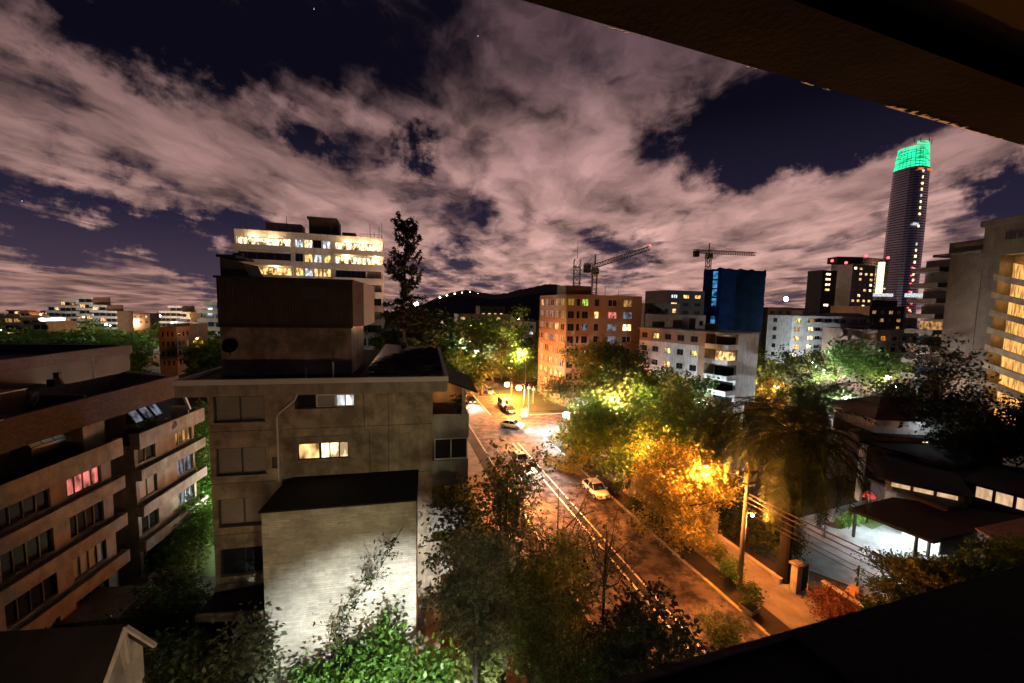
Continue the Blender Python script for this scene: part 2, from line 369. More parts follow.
def tree(name,label,cat,x,y,h,rx,rz,leaf=.22,n=7000,mat='leaf_green',bark='bark',tr=.22,seed=1,group=None,limbs=8,sub=5,spread=.2,lean=(0,0),z0=0,ry=None,fork=None,bare=0,cmin=.0,asp=.55):
    """tapered trunk, limbs and twigs; leaves grow round the twig ends, so the outline is uneven and gaps stay open"""
    rg=random.Random(seed);nr=np.random.default_rng(seed);root=thing(name,label,cat,(x,y,z0),0,group)
    ry=ry or rx;cz=h-rz;fk=fork or max(h-2*rz,h*.22)
    t=MB();tx,ty=lean
    t.tube([(0,0,-.1),(tx*.3+.05,ty*.3,fk*.5),(tx*.6,ty*.6,fk),(tx,ty,cz),(tx*1.1,ty*1.1,h-rz*.4)],[tr*1.25,tr,tr*.8,tr*.4,tr*.1],8)
    tips=[]
    for i in range(limbs):
        th=2*math.pi*(i+rg.random()*.8)/limbs;k=.45+.55*rg.random();zz=rg.uniform(-.75,.85)
        q=math.sqrt(max(.05,1-zz*zz))*k
        e=np.array((tx+rx*q*math.cos(th),ty+ry*q*math.sin(th),cz+rz*zz*.9))
        s=np.array((tx*.7,ty*.7,fk+(cz-fk)*rg.random()*.9));mid=s*.45+e*.55+np.array((0,0,-.06*h*rg.random()))
        t.tube([s,mid,e],[tr*.5,tr*.28,tr*.09],5)
        for j in range(sub):
            d=nr.normal(size=3);d/=np.linalg.norm(d);d[2]=d[2]*.7+.2
            a=mid+(e-mid)*rg.random();ln=rx*(.28+.35*rg.random());b=a+d*ln
            t.tube([a,(a+b)/2+nr.normal(size=3)*ln*.08,b],[tr*.16,tr*.09,tr*.03],4);tips.append((a*.35+b*.65,ln*.55));tips.append((b,ln*.45))
        tips.append((e,rx*.28))
    t.obj('trunk',bark,root,True)
    if n:
        keep=[q for q in tips if rg.random()>=bare] or tips
        w=np.array([q[1]**2 for q in keep]);w/=w.sum();idx=nr.choice(len(keep),n,p=w)
        cc=np.array([q[0] for q in keep])[idx];rr=np.array([q[1] for q in keep])[idx]
        off=nr.normal(size=(n,3));off/=np.linalg.norm(off,axis=1)[:,None];off*=(nr.random(n)**.55)[:,None]
        off[:,2]*=.75
        cc=cc+off*(rr*(1+spread))[:,None]
        cc[:,2]=np.maximum(cc[:,2],.05)
        leaves_mesh('crown',mat,cc,leaf,nr,root,asp=asp)
    return root
def tree_px(name,label,px,ytop,ybot,wpx,depth,cat='tree',**k):
    """a tree whose crown spans ytop..ybot and wpx pixels at that distance"""
    t=P(px,ytop,depth);b=P(px,ybot,depth);rz=(t[2]-b[2])/2;rx=wpx/2/FPX*depth
    return tree(name,label,cat,t[0],depth,t[2],rx,rz,**k)
def bush(name,label,cat,x,y,w,h,leaf=.12,n=1500,mat='leaf_green',seed=1,group=None,z0=0,d=None):
    nr=np.random.default_rng(seed);root=thing(name,label,cat,(x,y,z0),0,group);d=d or w
    t=MB();tips=[]
    for i in range(9):
        th=i*2.4;q=.25+.6*nr.random();e=np.array((w/2*q*math.cos(th),d/2*q*math.sin(th),h*(.45+.5*nr.random())))
        t.tube([(0,0,-.05),e*.5+np.array((0,0,.1)),e],[.03,.02,.008],4);tips.append(e)
    t.obj('stem','bark_dark',root)
    tips=np.array(tips);idx=nr.integers(0,9,n);off=nr.normal(size=(n,3))*np.array((w*.15,d*.15,h*.17))
    c=tips[idx]+off;c[:,2]=np.abs(c[:,2]);leaves_mesh('foliage',mat,c,leaf,nr,root);return root
def scatter(name,mat,pts,leaf,seed):
    """countless foliage of a far wood / hedge mass as one object"""
    nr=np.random.default_rng(seed);cs=[]
    for (x,y,z,rx,rz,n) in pts:
        o=nr.normal(size=(n,3));o/=np.linalg.norm(o,axis=1)[:,None];o*=(nr.random(n)**.4)[:,None]
        cs.append(np.array((x,y,z))+o*np.array((rx,rx,rz)))
    o=leaves_mesh(name,mat,np.concatenate(cs),leaf,nr,None);return tag(o,None,None,None,'stuff')
# ================================================================ SETTING
def sheet(name,poly,z,mat,frame=ST):
    w=[frame.w(x,y,z) for x,y in poly];return struct(name,MB().add(w,[tuple(range(len(w)))]),mat)
gy=[(-3000,0),(420,0),(900,-28),(2250,-112)];struct('ground',MB().add([(x,y,z) for y,z in gy for x in (-5000,5000)],[(2*i,2*i+1,2*i+3,2*i+2) for i in range(3)]),'soil')
RL,RR=13.2,24.2       # kerb lines of the street, XS..XE the cross street
XS,XE=62.0,75.0
sheet('road',[(RL,2),(RR,2),(RR,XS),(90,XS),(90,XE),(RR,XE),(RR,260),(RL,260)],.004,'asphalt')
def slab(name,x0,x1,y0,y1,z0,z1,mat,fr=ST):
    p=[fr.w(x,y) for x,y in ((x0,y0),(x1,y0),(x1,y1),(x0,y1))]
    return struct(name,MB().prism([(q[0],q[1]) for q in p],z0,z1),mat)
slab('kerb',RL-.22,RL,2,260,-.1,.13,'kerb_stone'); slab('kerb',RR,RR+.22,2,XS,-.1,.13,'kerb_stone')
slab('kerb',RR,RR+.22,XE,260,-.1,.13,'kerb_stone'); slab('kerb',RR+.22,90,XS-.22,XS,-.1,.13,'kerb_stone')
slab('kerb',RR+.22,90,XE,XE+.22,-.1,.13,'kerb_stone')
slab('pavement',8.6,11.4,2,200,-.1,.12,'pavement_slabs')
slab('verge',11.4,RL-.22,2,200,-.1,.11,'soil')
slab('verge',RR+.22,26.3,2,XS-.22,-.1,.11,'soil')
slab('pavement',26.3,29.7,2,XS-.22,-.1,.12,'pavement_slabs')
slab('pavement',RR+.22,90,XS-2.2,XS-.22,-.1,.125,'pavement_slabs') if 0 else None
slab('lawn',RR+.22,60,XE+.22,100,-.1,.1,'lawn')
slab('lawn',3,8.6,26,90,-.1,.09,'lawn')
# pale painted lines standing in for car light trails along the street
for nm,x0,x1 in (('lane_line',18.15,18.33),('lane_line',19.05,19.23)):
    sheet(nm,[(x0,6),(x1,6),(x1,60),(x0,60)],.009,'road_paint')
sheet('lane_line',[(18.5,77),(18.7,77),(18.7,240),(18.5,240)],.009,'road_paint')
rg=random.Random(31)
for i in range(16):
    x=rg.uniform(RL+.6,RR-3);y=rg.uniform(16,60);a_,b_=rg.uniform(.8,2.6),rg.uniform(1.2,6)
    sheet('road_patch',[(x,y),(x+a_,y+rg.uniform(-.2,.2)),(x+a_,y+b_),(x+rg.uniform(-.1,.1),y+b_)],.0065+i*.00005,'asphalt_dark' if i%3 else 'asphalt')
for x,y in ((16.5,31),(21,38),(20.4,25.5),(17,47)):
    w_=ST.w(x,y);o=MB().lathe([(.02,0),(.36,0),(.36,.012),(.02,.014)],n=16).obj('manhole_cover','steel_dark');o.location=(w_[0],w_[1],.0045);tag(o,'round iron manhole cover in the street','manhole cover','manhole covers in the street')
sheet('kerb_paint',[(RR-.02,19.5),(RR+.26,19.5),(RR+.26,25),(RR-.02,25)],.135,'yellow_paint')
# driveway of the gated plot
pl=[G(*q)[:2] for q in ((770,612),(792,520),(872,498),(1010,545),(905,640))]
struct('driveway',MB().add([(x,y,.02) for x,y in pl],[(0,1,2,3,4)]),'paving_blue')
gp=[G(*q)[:2] for q in ((150,560),(196,520),(203,534),(200,560))]
struct('lawn',MB().add([(x,y,.03) for x,y in [(-26,30),(-17,30),(-17,48),(-30,48)]],[(0,1,2,3)]),'lawn')
# the cross street seen in the gap at the left
q=[(-60,62),(-8,71),(-8,78),(-60,69)];struct('side_street',MB().add([(x,y,.012) for x,y in q],[(0,1,2,3)]),'asphalt')
# hill
rid=[(380,318),(405,312),(425,304),(440,297),(452,293),(466,290),(480,293),(495,295),(508,293),(520,290),(535,287),(550,284),(566,287),(585,292),(610,299),(640,304),(700,309),(760,314)]
mb=MB();n=len(rid)
rng=random.Random(4);prof=[];
for i in range(len(rid)-1):
    for k in range(6):
        t=k/6;prof.append((rid[i][0]*(1-t)+rid[i+1][0]*t,rid[i][1]*(1-t)+rid[i+1][1]*t-rng.random()*1.0))
top=[P(x,y,2600+200*math.sin(x*.02)) for x,y in prof];n=len(top)
vs=[(x*.8,y-900,-130) for x,y,z in top]+[(x*.93,y-350,z*.62) for x,y,z in top]+top+[(x*1.1,y+900,-5) for x,y,z in top]
struct('hill',mb.add(vs,[(r*n+i,r*n+i+1,(r+1)*n+i+1,(r+1)*n+i) for r in range(3) for i in range(n-1)]),'hill_earth')
for i,(x,y) in enumerate([(440,297.5),(447,295.5),(455,294),(462,293),(470,292.5),(478,294),(488,296),(497,297),(452,298),(530,291),(541,289),(547,288),(553,290)]):
    p=P(x,y,2480);m=MB().lathe([(.1,-3),(4.2,-1.5),(5,1),(3,3.6),(.1,4.4)],n=8)
    o=m.obj('hilltop_lamp','lamp_warm');o.location=p
    tag(o,'tiny floodlight shining on the crest of the distant dark hill','floodlight','floodlights along the hilltop')
mm=MB().lathe([(3,0),(2.2,14),(1.1,15),(.8,30)],n=8);o=mm.obj('hilltop_monument','pale_band');o.location=P(465,292,2600);tag(o,'small pale statue pedestal on the top of the distant hill','monument')

# ================================================================ OWN BUILDING (slab above, parapet below)
A1=math.radians(14.5)
own=thing('balcony','dark concrete balcony with roof slab overhead and black parapet at the viewpoint','balcony',(0,0,0))
def onz(px,py,z): return G(px,py,z)
zt=CZ+1.35
e0=np.array(onz(515,-1,zt));e1=np.array(onz(1024,146,zt));dr=e1-e0;dr/=np.linalg.norm(dr);nn=np.array((dr[1],-dr[0],0))
a=e0-dr*1.2;b=e1+dr*7
def strip(mb,a,b,i,o,z0,z1,m=0,sub=1):   # i/o offsets towards the building
    p=[a+nn*i,b+nn*i,b+nn*o,a+nn*o];return mb.prism([(q[0],q[1]) for q in p],z0,z1,m)
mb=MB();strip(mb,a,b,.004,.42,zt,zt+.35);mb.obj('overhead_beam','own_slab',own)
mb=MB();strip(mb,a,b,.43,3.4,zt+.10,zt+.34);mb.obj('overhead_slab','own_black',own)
# crumbling plaster patches along the lower edge
rg=random.Random(3)
def patch(px0,px1,dn):
    mb=MB()
    s0=np.array(onz(px0,146*(px0-515)/509,zt));s1=np.array(onz(px1,146*(px1-515)/509,zt));k=9
    for i in range(k):
        p=s0+(s1-s0)*i/k;q=s0+(s1-s0)*(i+1)/k;w=.004+dn*rg.random()
        mb.add([tuple(p+nn*.002-np.array((0,0,.004))),tuple(q+nn*.002-np.array((0,0,.004))),tuple(q+nn*w-np.array((0,0,.005))),tuple(p+nn*(w*.7)-np.array((0,0,.005)))],[(0,1,2,3)])
    mb.obj('flaking_plaster','bare_plaster',own)
for t in ((884,914,.05),(916,934,.035),(936,962,.04),(965,1000,.015),(1018,1024,.03),(598,628,.006),(800,812,.012),(822,830,.012),(640,644,.01),(745,756,.01)): patch(*t)
zp=CZ-.75
f0=np.array(onz(600,686,zp));f1=np.array(onz(1024,566,zp));d2=f1-f0;d2/=np.linalg.norm(d2);n2=np.array((d2[1],-d2[0],0))
def strip2(a,b,i,o,z0,z1):
    p=[a+n2*i,b+n2*i,b+n2*o,a+n2*o];return MB().prism([(q[0],q[1]) for q in p],z0,z1)
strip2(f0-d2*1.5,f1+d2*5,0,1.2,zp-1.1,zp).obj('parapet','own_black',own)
strip2(f0-d2*1.5,f1+d2*5,.0,.018,zp+.001,zp+.006).obj('drip_edge','concrete_dark',own)
s0=np.array(onz(788,634,zp));strip2(s0,f1+d2*5,.004,.9,zp+.001,zp+.012).obj('coping','own_black',own)
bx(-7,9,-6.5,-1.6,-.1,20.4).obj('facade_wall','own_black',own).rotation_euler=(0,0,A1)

# ================================================================ LEFT APARTMENT BUILDING
A=P(195,408,34);LF=Fr(A[0],A[1],8)
lb=thing('apartment_building','brown four storey apartment block with long balconies and tiled mansard, nearest at the left','apartment building',(LF.o[0],LF.o[1],0),8)
BT=[12.6,9.95,7.3,4.65,2.0]; NY0,NY1=-34,-8.15; FY0,FY1=-6.6,-.1
# local: x outward, y along the facade; facade planes x=-1 (near wing), x=-.2 (far wing)
mb=MB();H1=[];H2=[];wl=[]
def Tn(u,w,z): return (-.42-w,u,z)
def Tf(u,w,z): return (-.12-w,u,z)
def Te(u,w,z): return (u,-.1-w,z)
for k,z in enumerate(BT[:]):
    top=z-(1.24 if k==0 else .9);bot=z-2.6
    if top<.6: continue
    for (a,b,t) in ((-8.9,-11.2,'g'),(-12.2,-14.9,'d'),(-16,-19,'d'),(-20.5,-23.5,'d'),(-25,-28,'d'),(-29,-32,'d')):
        h=(b,a,bot+.02,top);H1.append(h);wl.append((Tn,h,t,k))
    for (a,b,t) in ((-4.6,-6.3,'d'),(-.4,-2.4,'l')):
        h=(b,a,bot+.02,top);H2.append(h);wl.append((Tf,h,t,k))
# glazing behind the top-floor band too
holes(mb,Tn,NY0,NY1,0,11.6,H1);holes(mb,Tf,FY0,FY1,0,11.6,H2)
mb.add([(-.42,NY1,0),(-2.2,NY1,0),(-2.2,NY1,11.6),(-.42,NY1,11.6)],[(0,1,2,3)])
mb.add([(-2.2,NY1,0),(-2.2,FY0,0),(-2.2,FY0,13.7),(-2.2,NY1,13.7)],[(0,1,2,3)])
mb.add([(-.12,FY0,0),(-2.2,FY0,0),(-2.2,FY0,11.6),(-.12,FY0,11.6)],[(3,2,1,0)])
mb.add([(-.12,FY1,0),(-30,FY1,0),(-30,FY1,11.6),(-.12,FY1,11.6)],[(0,1,2,3)])
mb.obj('wall','concrete_pink',lb)
rg=random.Random(8)
for T,h,t,k in wl:
    g={'g':['lit_pink','glass_dark','curtain_grey','glass_dark','glass_dark'][k],'d':rg.choice(['glass_dark','glass_dark','glass_dark','curtain_grey']),'l':['lit_dim','lit_cool','lit_cool','lit_cool','glass_dark'][k]}[t]
    window(lb,T,*h,g,'frame_dark',mull=1 if h[1]-h[0]<2 else 3,near=True)
def slantbox(mb,x0,x1,y0,y1,z0,z1): mb.box(x0,x1,y0,y1,z0,z1)
for k,z in enumerate(BT):
    m=MB();x0,x1=-.42,0.12                 # balcony of the near wing: slab, front parapet, end parapet
    zl_=z-(1.2 if k==0 else .85);m.box(x0+.003,x1,NY0,NY1+.35,zl_,zl_+.18);m.box(x1-.14,x1,NY0,NY1+.35,zl_+.18,z);m.box(x0+.003,x1-.14,NY1+.21,NY1+.35,zl_+.18,z)
    m.obj('balcony','concrete_ochre' if k<2 else 'concrete_pink',lb)
    m=MB();x0,x1=-.12,.5;zz=z-(1.2 if k==0 else .85)
    m.box(x0+.003,x1,FY0-.3,FY1+.5,zz,zz+.18);m.box(x1-.14,x1,FY0-.3,FY1+.5,zz+.18,z-.05);m.box(x0+.003,x1-.14,FY0-.3,FY0-.16,zz+.18,z-.05);m.box(x0+.003,x1-.14,FY1+.36,FY1+.5,zz+.18,z-.05)
    m.obj('balcony','concrete_pink',lb)
    if k: 
        r=MB();
        for j in range(12): y=NY0+2+j*2.0;r.tube([(-.05,y,z),(-.05,y,z+.12)],.015,4)
        r.tube([(-.05,NY0,z+.12),(-.05,NY1,z+.12)],.02,4);r.obj('handrail','steel_dark',lb)
# penthouse level, mansard and roof
m=MB();m.box(-30,-.9,NY0,FY1,11.35,11.6);m.obj('terrace_floor','roof_dark',lb)
m=MB();m.box(-28,-3.0,NY0,-2.2,11.6,13.7);m.obj('penthouse_wall','brown_wall',lb)
for y0,y1,g in ((-14.2,-12,'glass_dark'),(-17,-14.6,'glass_dark'),(-20,-17.5,'glass_dark'),(-5.9,-4.2,'glass_dark')):
    window(lb,lambda u,w,z:(-2.98-w*.2+.0,u,z),y0,y1,11.75,13.4,g,mull=2)
m=MB();ys=NY0;ye=-.3
m.hexa([(-.55,ys,13.95),(-.55,ye,13.95),(-1.7,ye,13.95),(-1.7,ys,13.95),(-1.0,ys,15.5),(-1.0,ye,15.6),(-1.25,ye,15.6),(-1.25,ys,15.5)])
m.obj('mansard_roof','roof_tile',lb)
m=MB();m.box(-11.3,-1.26,NY0,ye,14.7,14.9);m.obj('roof','roof_dark',lb)
def wallseg(m,p,q,z0,z1,t=.22):
    dx=q[0]-p[0];dy=q[1]-p[1];l=math.hypot(dx,dy);nx,ny=-dy/l*t/2,dx/l*t/2
    m.prism([(p[0]+nx,p[1]+ny),(p[0]-nx,p[1]-ny),(q[0]-nx,q[1]-ny),(q[0]+nx,q[1]+ny)],z0,z1)
def rp(px,py,z=15.2):
    g=G(px,py,z);return LF.loc(g[0],g[1])
m=MB();m.box(-4.8,-1.27,-8.7,-8.5,14.9,15.75);m.box(-4.8,-4.6,-8.49,ye,14.9,15.9);m.obj('patio_wall','concrete_dark',lb)
m=MB();m.hexa([(-4.59,-1.6,14.9),(-1.27,-1.6,14.9),(-1.27,ye,14.9),(-4.59,ye,14.9),(-4.59,-1.2,16.0),(-1.27,-1.2,15.62),(-1.27,ye,15.62),(-4.59,ye,16.0)]);m.obj('stair_slope','concrete_ochre',lb)
m=MB();m.box(-8.5,-3.6,NY0,-9.6,14.9,16.35);m.obj('roof_room','brown_wall',lb)
m=MB();m.box(-3.62,-3.5,-14.6,-9.6,16.353,16.41);m.obj('roof_flashing','pale_band',lb)
m=MB();m.box(-1.06,-.98,-15.4,-13.6,15.52,15.56);m.obj('ridge_flashing','pale_band',lb)
m=MB();m.box(-30,-11.4,NY0,9,0,16.25);m.obj('rear_wing','dark_wall',lb)
m=MB();m.box(-11.8,-11.25,NY0,9.2,16.253,17.2);m.box(-30,-11.81,8.7,9.2,16.253,17.2);m.obj('rear_parapet','roof_tile',lb)
m=MB();m.box(-1.7,-.4,ye-.02,ye+.2,11.61,12.9);m.hexa([(-.35,ye-.1,12.6),(-.15,ye-.1,12.6),(-.15,ye+.1,12.6),(-.35,ye+.1,12.6),(-1.0,ye-.1,14.6),(-.8,ye-.1,14.6),(-.8,ye+.1,14.6),(-1.0,ye+.1,14.6)]);m.obj('end_strut','pale_band',lb)
for i in range(3):
    m=MB().tube([(-6+i*1.1,-11-i*3,16.3),(-6+i*1.1,-11-i*3,17.2+.3*i)],.08,6).obj('flue','steel_grey',lb)
for i,(x,y,h_,w_) in enumerate(((-7.5,-4,1.0,.5),(-9.5,-6.5,.7,.8),(-6.2,-7.5,.8,.35),(-8.8,-2.0,1.2,.4),(-2.6,-12.5,.5,.4))):
    bx(x,x+w_,y,y+w_,14.9,14.9+h_).obj('vent_housing','concrete_dark',lb)
for i,(x,y,h_) in enumerate(((-5.2,-3,2.6),(-7.0,-9.0,3.2),(-12.5,-12,3.0))):
    k_=MB().tube([(x,y,14.9),(x,y,14.9+h_+(1.4 if x<-12 else 0))],.03,5);z_=14.9+h_+(1.3 if x<-12 else -.1)
    for q_ in range(4): k_.tube([(x-.5+.05*q_,y,z_-.15*q_),(x+.5-.05*q_,y,z_-.15*q_)],.015,4)
    k_.obj('aerial','steel_grey',lb)
# slanted skylight over the terrace, tan stair box, planters
s=MB();s.hexa([(-1.9,-11.4,12.7),(-1.9,-9.3,12.7),(-3.0,-9.3,12.7),(-3.0,-11.4,12.7),(-1.9,-11.4,13.2),(-1.9,-9.3,13.2),(-2.9,-9.3,14.3),(-2.9,-11.4,14.3)])
sk=s.obj('skylight','frame_dark',lb)
for i in range(3):
    y0=-11.35+i*.7;MB().add([(-1.93,y0,13.245),(-1.93,y0+.62,13.245),(-2.85,y0+.62,14.26),(-2.85,y0,14.26)],[(0,1,2,3)]).obj('pane','glass_skylight',sk)
bx(-3,-1.3,-8.9,-7.3,11.61,13.69).obj('stair_housing','concrete_ochre',lb)
s=MB();
for i in range(3):
    y0=-5.2+i*1.0;s.hexa([(-.9,y0,12.75),(-.9,y0+.85,12.75),(-1.6,y0+.85,12.75),(-1.6,y0,12.75),(-.9,y0,12.8),(-.9,y0+.85,12.8),(-1.5,y0+.85,13.7),(-1.5,y0,13.7)])
sk=s.obj('terrace_awning','steel_dark',lb)
for i in range(3):
    y0=-5.12+i*1.0;MB().add([(-.93,y0,12.85),(-.93,y0+.68,12.85),(-1.48,y0+.68,13.69),(-1.48,y0,13.69)],[(0,1,2,3)]).obj('pane','lit_cool',sk)
def dish(name,label,loc,r,rz,el=25,mat='dish',group=None):
    d=thing(name,label,'satellite dish',loc,rz,group)
    m=MB().lathe([(r,.0),(r*.9,-.05*r),(r*.6,-.18*r),(r*.25,-.28*r),(.02,-.3*r),(.02,-.27*r),(r*.25,-.25*r),(r*.6,-.15*r),(r*.9,-.02*r),(r,.0)],n=20)
    o=m.obj('reflector',mat,d,True);o.rotation_euler=(R(90-el),0,0);o.location=(0,0,r*.9)
    MB().tube([(0,0,-.15),(0,.0,r*.5),(0,.2*r,r*.8)],.03,6).obj('mast','steel_dark',d)
    MB().tube([(0,-.05,r*.15),(0,-r*.7,r*1.0)],.02,5).obj('feed_arm','steel_dark',d);return d
g=G(33,410,15.0);dish('satellite_dish','large pale round satellite dish on the flat roof of the left block',(g[0],g[1],15.0),.62,-25)
w=LF.w(.42,-3.6);dish('satellite_dish','small dark satellite dish on the top balcony of the left block',(w[0],w[1],11.9),.38,60,mat='steel_dark')
for i,(y,hh) in enumerate(((-6.2,.8),(-5.6,.6),(-4.6,1.0))):
    w=LF.w(-.45,y);bush('terrace_plant',['tall dark potted plant by the stair housing on the left terrace','low dark potted plant in the middle of the left terrace','dark potted plant in front of the terrace awning'][i],'plant',w[0],w[1],.7,hh+.4,leaf=.07,n=350,mat='leaf_dark',seed=20+i,z0=11.7)

# low garden roof and gabled shed below the left block
g=[G(*q,z=3.0) for q in ((30,628),(92,587),(148,586),(118,618))]
m=MB();pv=[(p[0],p[1]) for p in g];rt=thing('garage','low flat-roofed garage with pale slab roof below the left block','garage',(pv[0][0],pv[0][1],0))
pv=[(x-pv[0][0],y-pv[0][1]) for x,y in pv]
MB().prism(pv,2.75,3.0).obj('roof','concrete_pink',rt);cx=sum(p[0] for p in pv)/4;cy=sum(p[1] for p in pv)/4
MB().prism([(cx+(x-cx)*.93,cy+(y-cy)*.93) for x,y in pv],0,2.75).obj('wall','concrete_dark',rt)
# gabled dark roof, bottom left
sh=thing('gabled_house','dark roofed low house with a pale gable end, bottom left corner','house')
ap=np.array(G(124,624,9));bl=np.array(G(100,690,7.3));br=np.array(G(154,643,7.6));back=np.array((-9.0,-1.0,0))
m=MB();th=np.array((0,0,-.18))
m.hexa([tuple(bl+th),tuple(ap+th),tuple(ap+back+th),tuple(bl+back+th),tuple(bl),tuple(ap),tuple(ap+back),tuple(bl+back)])
m.hexa([tuple(ap+th),tuple(br+th),tuple(br+back+th),tuple(ap+back+th),tuple(ap),tuple(br),tuple(br+back),tuple(ap+back)])
m.obj('roof','roof_felt',sh)
inn=np.array((-.35,-.04,0));gb=[ap+th*1.1+inn,bl+th+inn+(ap-bl)*.08,br+th+inn+(ap-br)*.08]
m=MB();lo1=gb[1].copy();lo1[2]=0;lo2=gb[2].copy();lo2[2]=0;bk=back*.9
m.add([tuple(q) for q in (lo1,lo2,gb[2],gb[0],gb[1],lo1+bk,lo2+bk,gb[2]+bk,gb[0]+bk,gb[1]+bk)],[(0,1,2,3,4),(9,8,7,6,5),(0,4,9,5),(1,6,7,2)])
m.obj('gable_wall','concrete_grey',sh)
m=MB()
for q,w in ((bl,ap),(ap,br)):
    m.tube([tuple(q+np.array((.05,0,-.12))),tuple(w+np.array((.05,0,-.12)))],.10,4)
m.tube([tuple(ap+np.array((.02,0,-.3))),tuple((bl+br)/2+np.array((.05,0,.1)))],.07,4)
m.obj('barge_board','offwhite_wall',sh)

# ================================================================ MAIN BUILDING
B=P(313,376,21.4);BF=Fr(B[0],B[1],12)
mbd=thing('apartment_building','brown concrete block with a pale cornice and a windowless light shaft wall in front','apartment building',(BF.o[0],BF.o[1],0),12)
X0,X1,DEP,ZR=-5.1,6.4,14.2,17.15
hs=[]
rows=[(15.6,17.0),(12.7,14.2),(9.85,11.4),(7.05,8.6),(4.2,5.7)]
mats=['glass_blind','glass_blind','glass_blind','glass_dark','glass_dark']
wn=[]
for (a,b),g in zip(rows,mats): h=(-4.85,-2.45,a,b);hs.append(h);wn.append((h,g,1))
hs+=[(-.95,2.1,16.2,17.0),(-.9,1.75,13.3,14.25),(-1.75+.45-.85,-1.75,13.0-.02,13.6)]
m=MB();holes(m,TF(),X0,X1,0,ZR,hs,.2);m.add([(X1,0,0),(X1,DEP,0),(X1,DEP,ZR),(X1,0,ZR)],[(0,1,2,3)])
m.add([(X0,0,0),(X0,DEP,0),(X0,DEP,ZR),(X0,0,ZR)],[(3,2,1,0)]);m.add([(X0,DEP,0),(X1,DEP,0),(X1,DEP,ZR),(X0,DEP,ZR)],[(3,2,1,0)])
m.obj('wall','concrete_brown',mbd)
for h,g,mu in wn:
    o=window(mbd,TF(),*h,g,'frame_dark',rev=.2,mull=mu,near=True,sill=True,fw=.07)
window(mbd,TF(),-.95,.1,16.2,17.0,'glass_dark','frame_dark',rev=.2,mull=0,near=True)
window(mbd,TF(),.1,1.1,16.25,16.95,'curtain_grey','frame_white',rev=.2,mull=0,near=True)
window(mbd,TF(),1.1,2.1,16.25,16.95,'lit_white','frame_white',rev=.2,mull=1,near=True)
window(mbd,TF(),-.9,.25,13.3,14.25,'lit_warm','frame_dark',rev=.2,mull=0,near=True)
window(mbd,TF(),.25,1.75,13.3,14.25,'lit_bright','frame_dark',rev=.2,mull=2,near=True)
bx(-2.13,-1.77,.1,.16,12.98,13.58).obj('vent_grille','frame_dark',mbd)
m=MB();m.tube([(-.75,-.1,17.1),(-.9,-.1,16.75),(-1.72,-.1,16.0),(-1.8,-.1,15.8),(-1.8,-.1,12.2)],.055,8);m.obj('drain_pipe','pale_band',mbd)
m=MB();m.box(-1.0,2.15,-.06,-.003,13.2,13.26);m.box(-1.1,2.3,-.04,-.003,14.6,14.64);m.obj('ledge','concrete_band',mbd)
m=MB()
for z in (15.1,12.25,9.4,6.6): m.box(X0,-2.0,-.012,-.002,z,z+.03)
for z in (15.1,12.25): m.box(-1.5,X1,-.012,-.002,z,z+.03)
m.box(3.9,3.93,-.012,-.002,12.3,17.1);m.obj('slab_joint','concrete_dark',mbd)
m=MB();m.tube([(2.6,-.03,17.1),(2.62,-.03,14.9),(2.9,-.03,14.85),(2.92,-.03,12.4)],.015,5);m.obj('wall_cable','cable_black',mbd)
# cornice
m=MB();m.box(-6.15,7.2,-.75,DEP+.5,17.15,17.75);m.obj('cornice','concrete_band',mbd)
m=MB();m.box(-6.2,7.25,-.8,-.6,17.753,18.02);m.box(-6.2,-6.0,-.6,DEP+.5,17.753,18.02);m.box(7.05,7.25,-.6,DEP+.5,17.753,18.02);m.obj('coping','pale_band',mbd)
m=MB();m.box(-6,2.4,-.6,DEP+.4,17.753,17.85);m.obj('roof','roof_dark',mbd)
m=MB();rg=random.Random(21);m.add([(2.4,-.6,17.83),(7.05,-.6,17.83),(7.05,DEP,18.03),(2.4,DEP,18.4)],[(0,1,2,3)])
for j in range(40):
    ya=-.6+j*.37;yb=ya+.46
    x=2.4
    while x<7.0:
        w_=min(rg.uniform(.3,.75),7.04-x);zz=17.86+.30*(ya+.6)/14*(1-.5*(x-2.4)/4.6);q=rg.random()*.05
        m.add([(x,ya,zz+.06+q),(x+w_-.03,ya,zz+.05+rg.random()*.05),(x+w_-.03,yb,zz+.005),(x,yb,zz+.012+q*.5),(x,ya,zz-.02),(x+w_-.03,ya,zz-.02)],[(0,1,2,3),(4,5,1,0)]);x+=w_
m.obj('tiled_roof','shingle_wet',mbd)
def fz(px,py,y): return BF.front(px,py,y)
# roof structure: tank room, corrugated enclosure, little cap house
a=fz(222,374,1.5)[0];b=fz(352,374,1.5)[0];zt2=fz(290,324,1.5)[1]
m=MB();m.box(a,b,1.5,6,17.85,zt2);m.obj('tank_room','concrete_brown',mbd)
a2=fz(217,300,.9)[0];b2=fz(362,300,.9)[0];z0=fz(290,326,.9)[1];z1=fz(290,280,.9)[1]
m=MB();nc=44
prof=[(a2,.9)]
for i in range(nc):
    xx=a2+(b2-.5-a2)*(i+.0)/nc;w=(b2-.5-a2)/nc
    prof+=[(xx+w*.25,.9),(xx+w*.35,.97),(xx+w*.85,.97),(xx+w*.95,.9)]
prof+=[(b2-.5,.9),(b2,1.5),(b2,6.3),(a2,6.3)]
m.prism(prof,z0,z1);m.obj('corrugated_enclosure','corrugated',mbd)
m=MB();m.box(a2-.1,b2-.45,.8,6.4,z1+.002,z1+.12);m.box(a2-.05,b2-.5,.83,.89,z0-.1,z0+.02);m.obj('enclosure_trim','steel_dark',mbd)
bx(fz(303,288,.9)[0],fz(325,288,.9)[0],.84,.895,z1-1.0,z1-.35).obj('louvre','frame_dark',mbd)
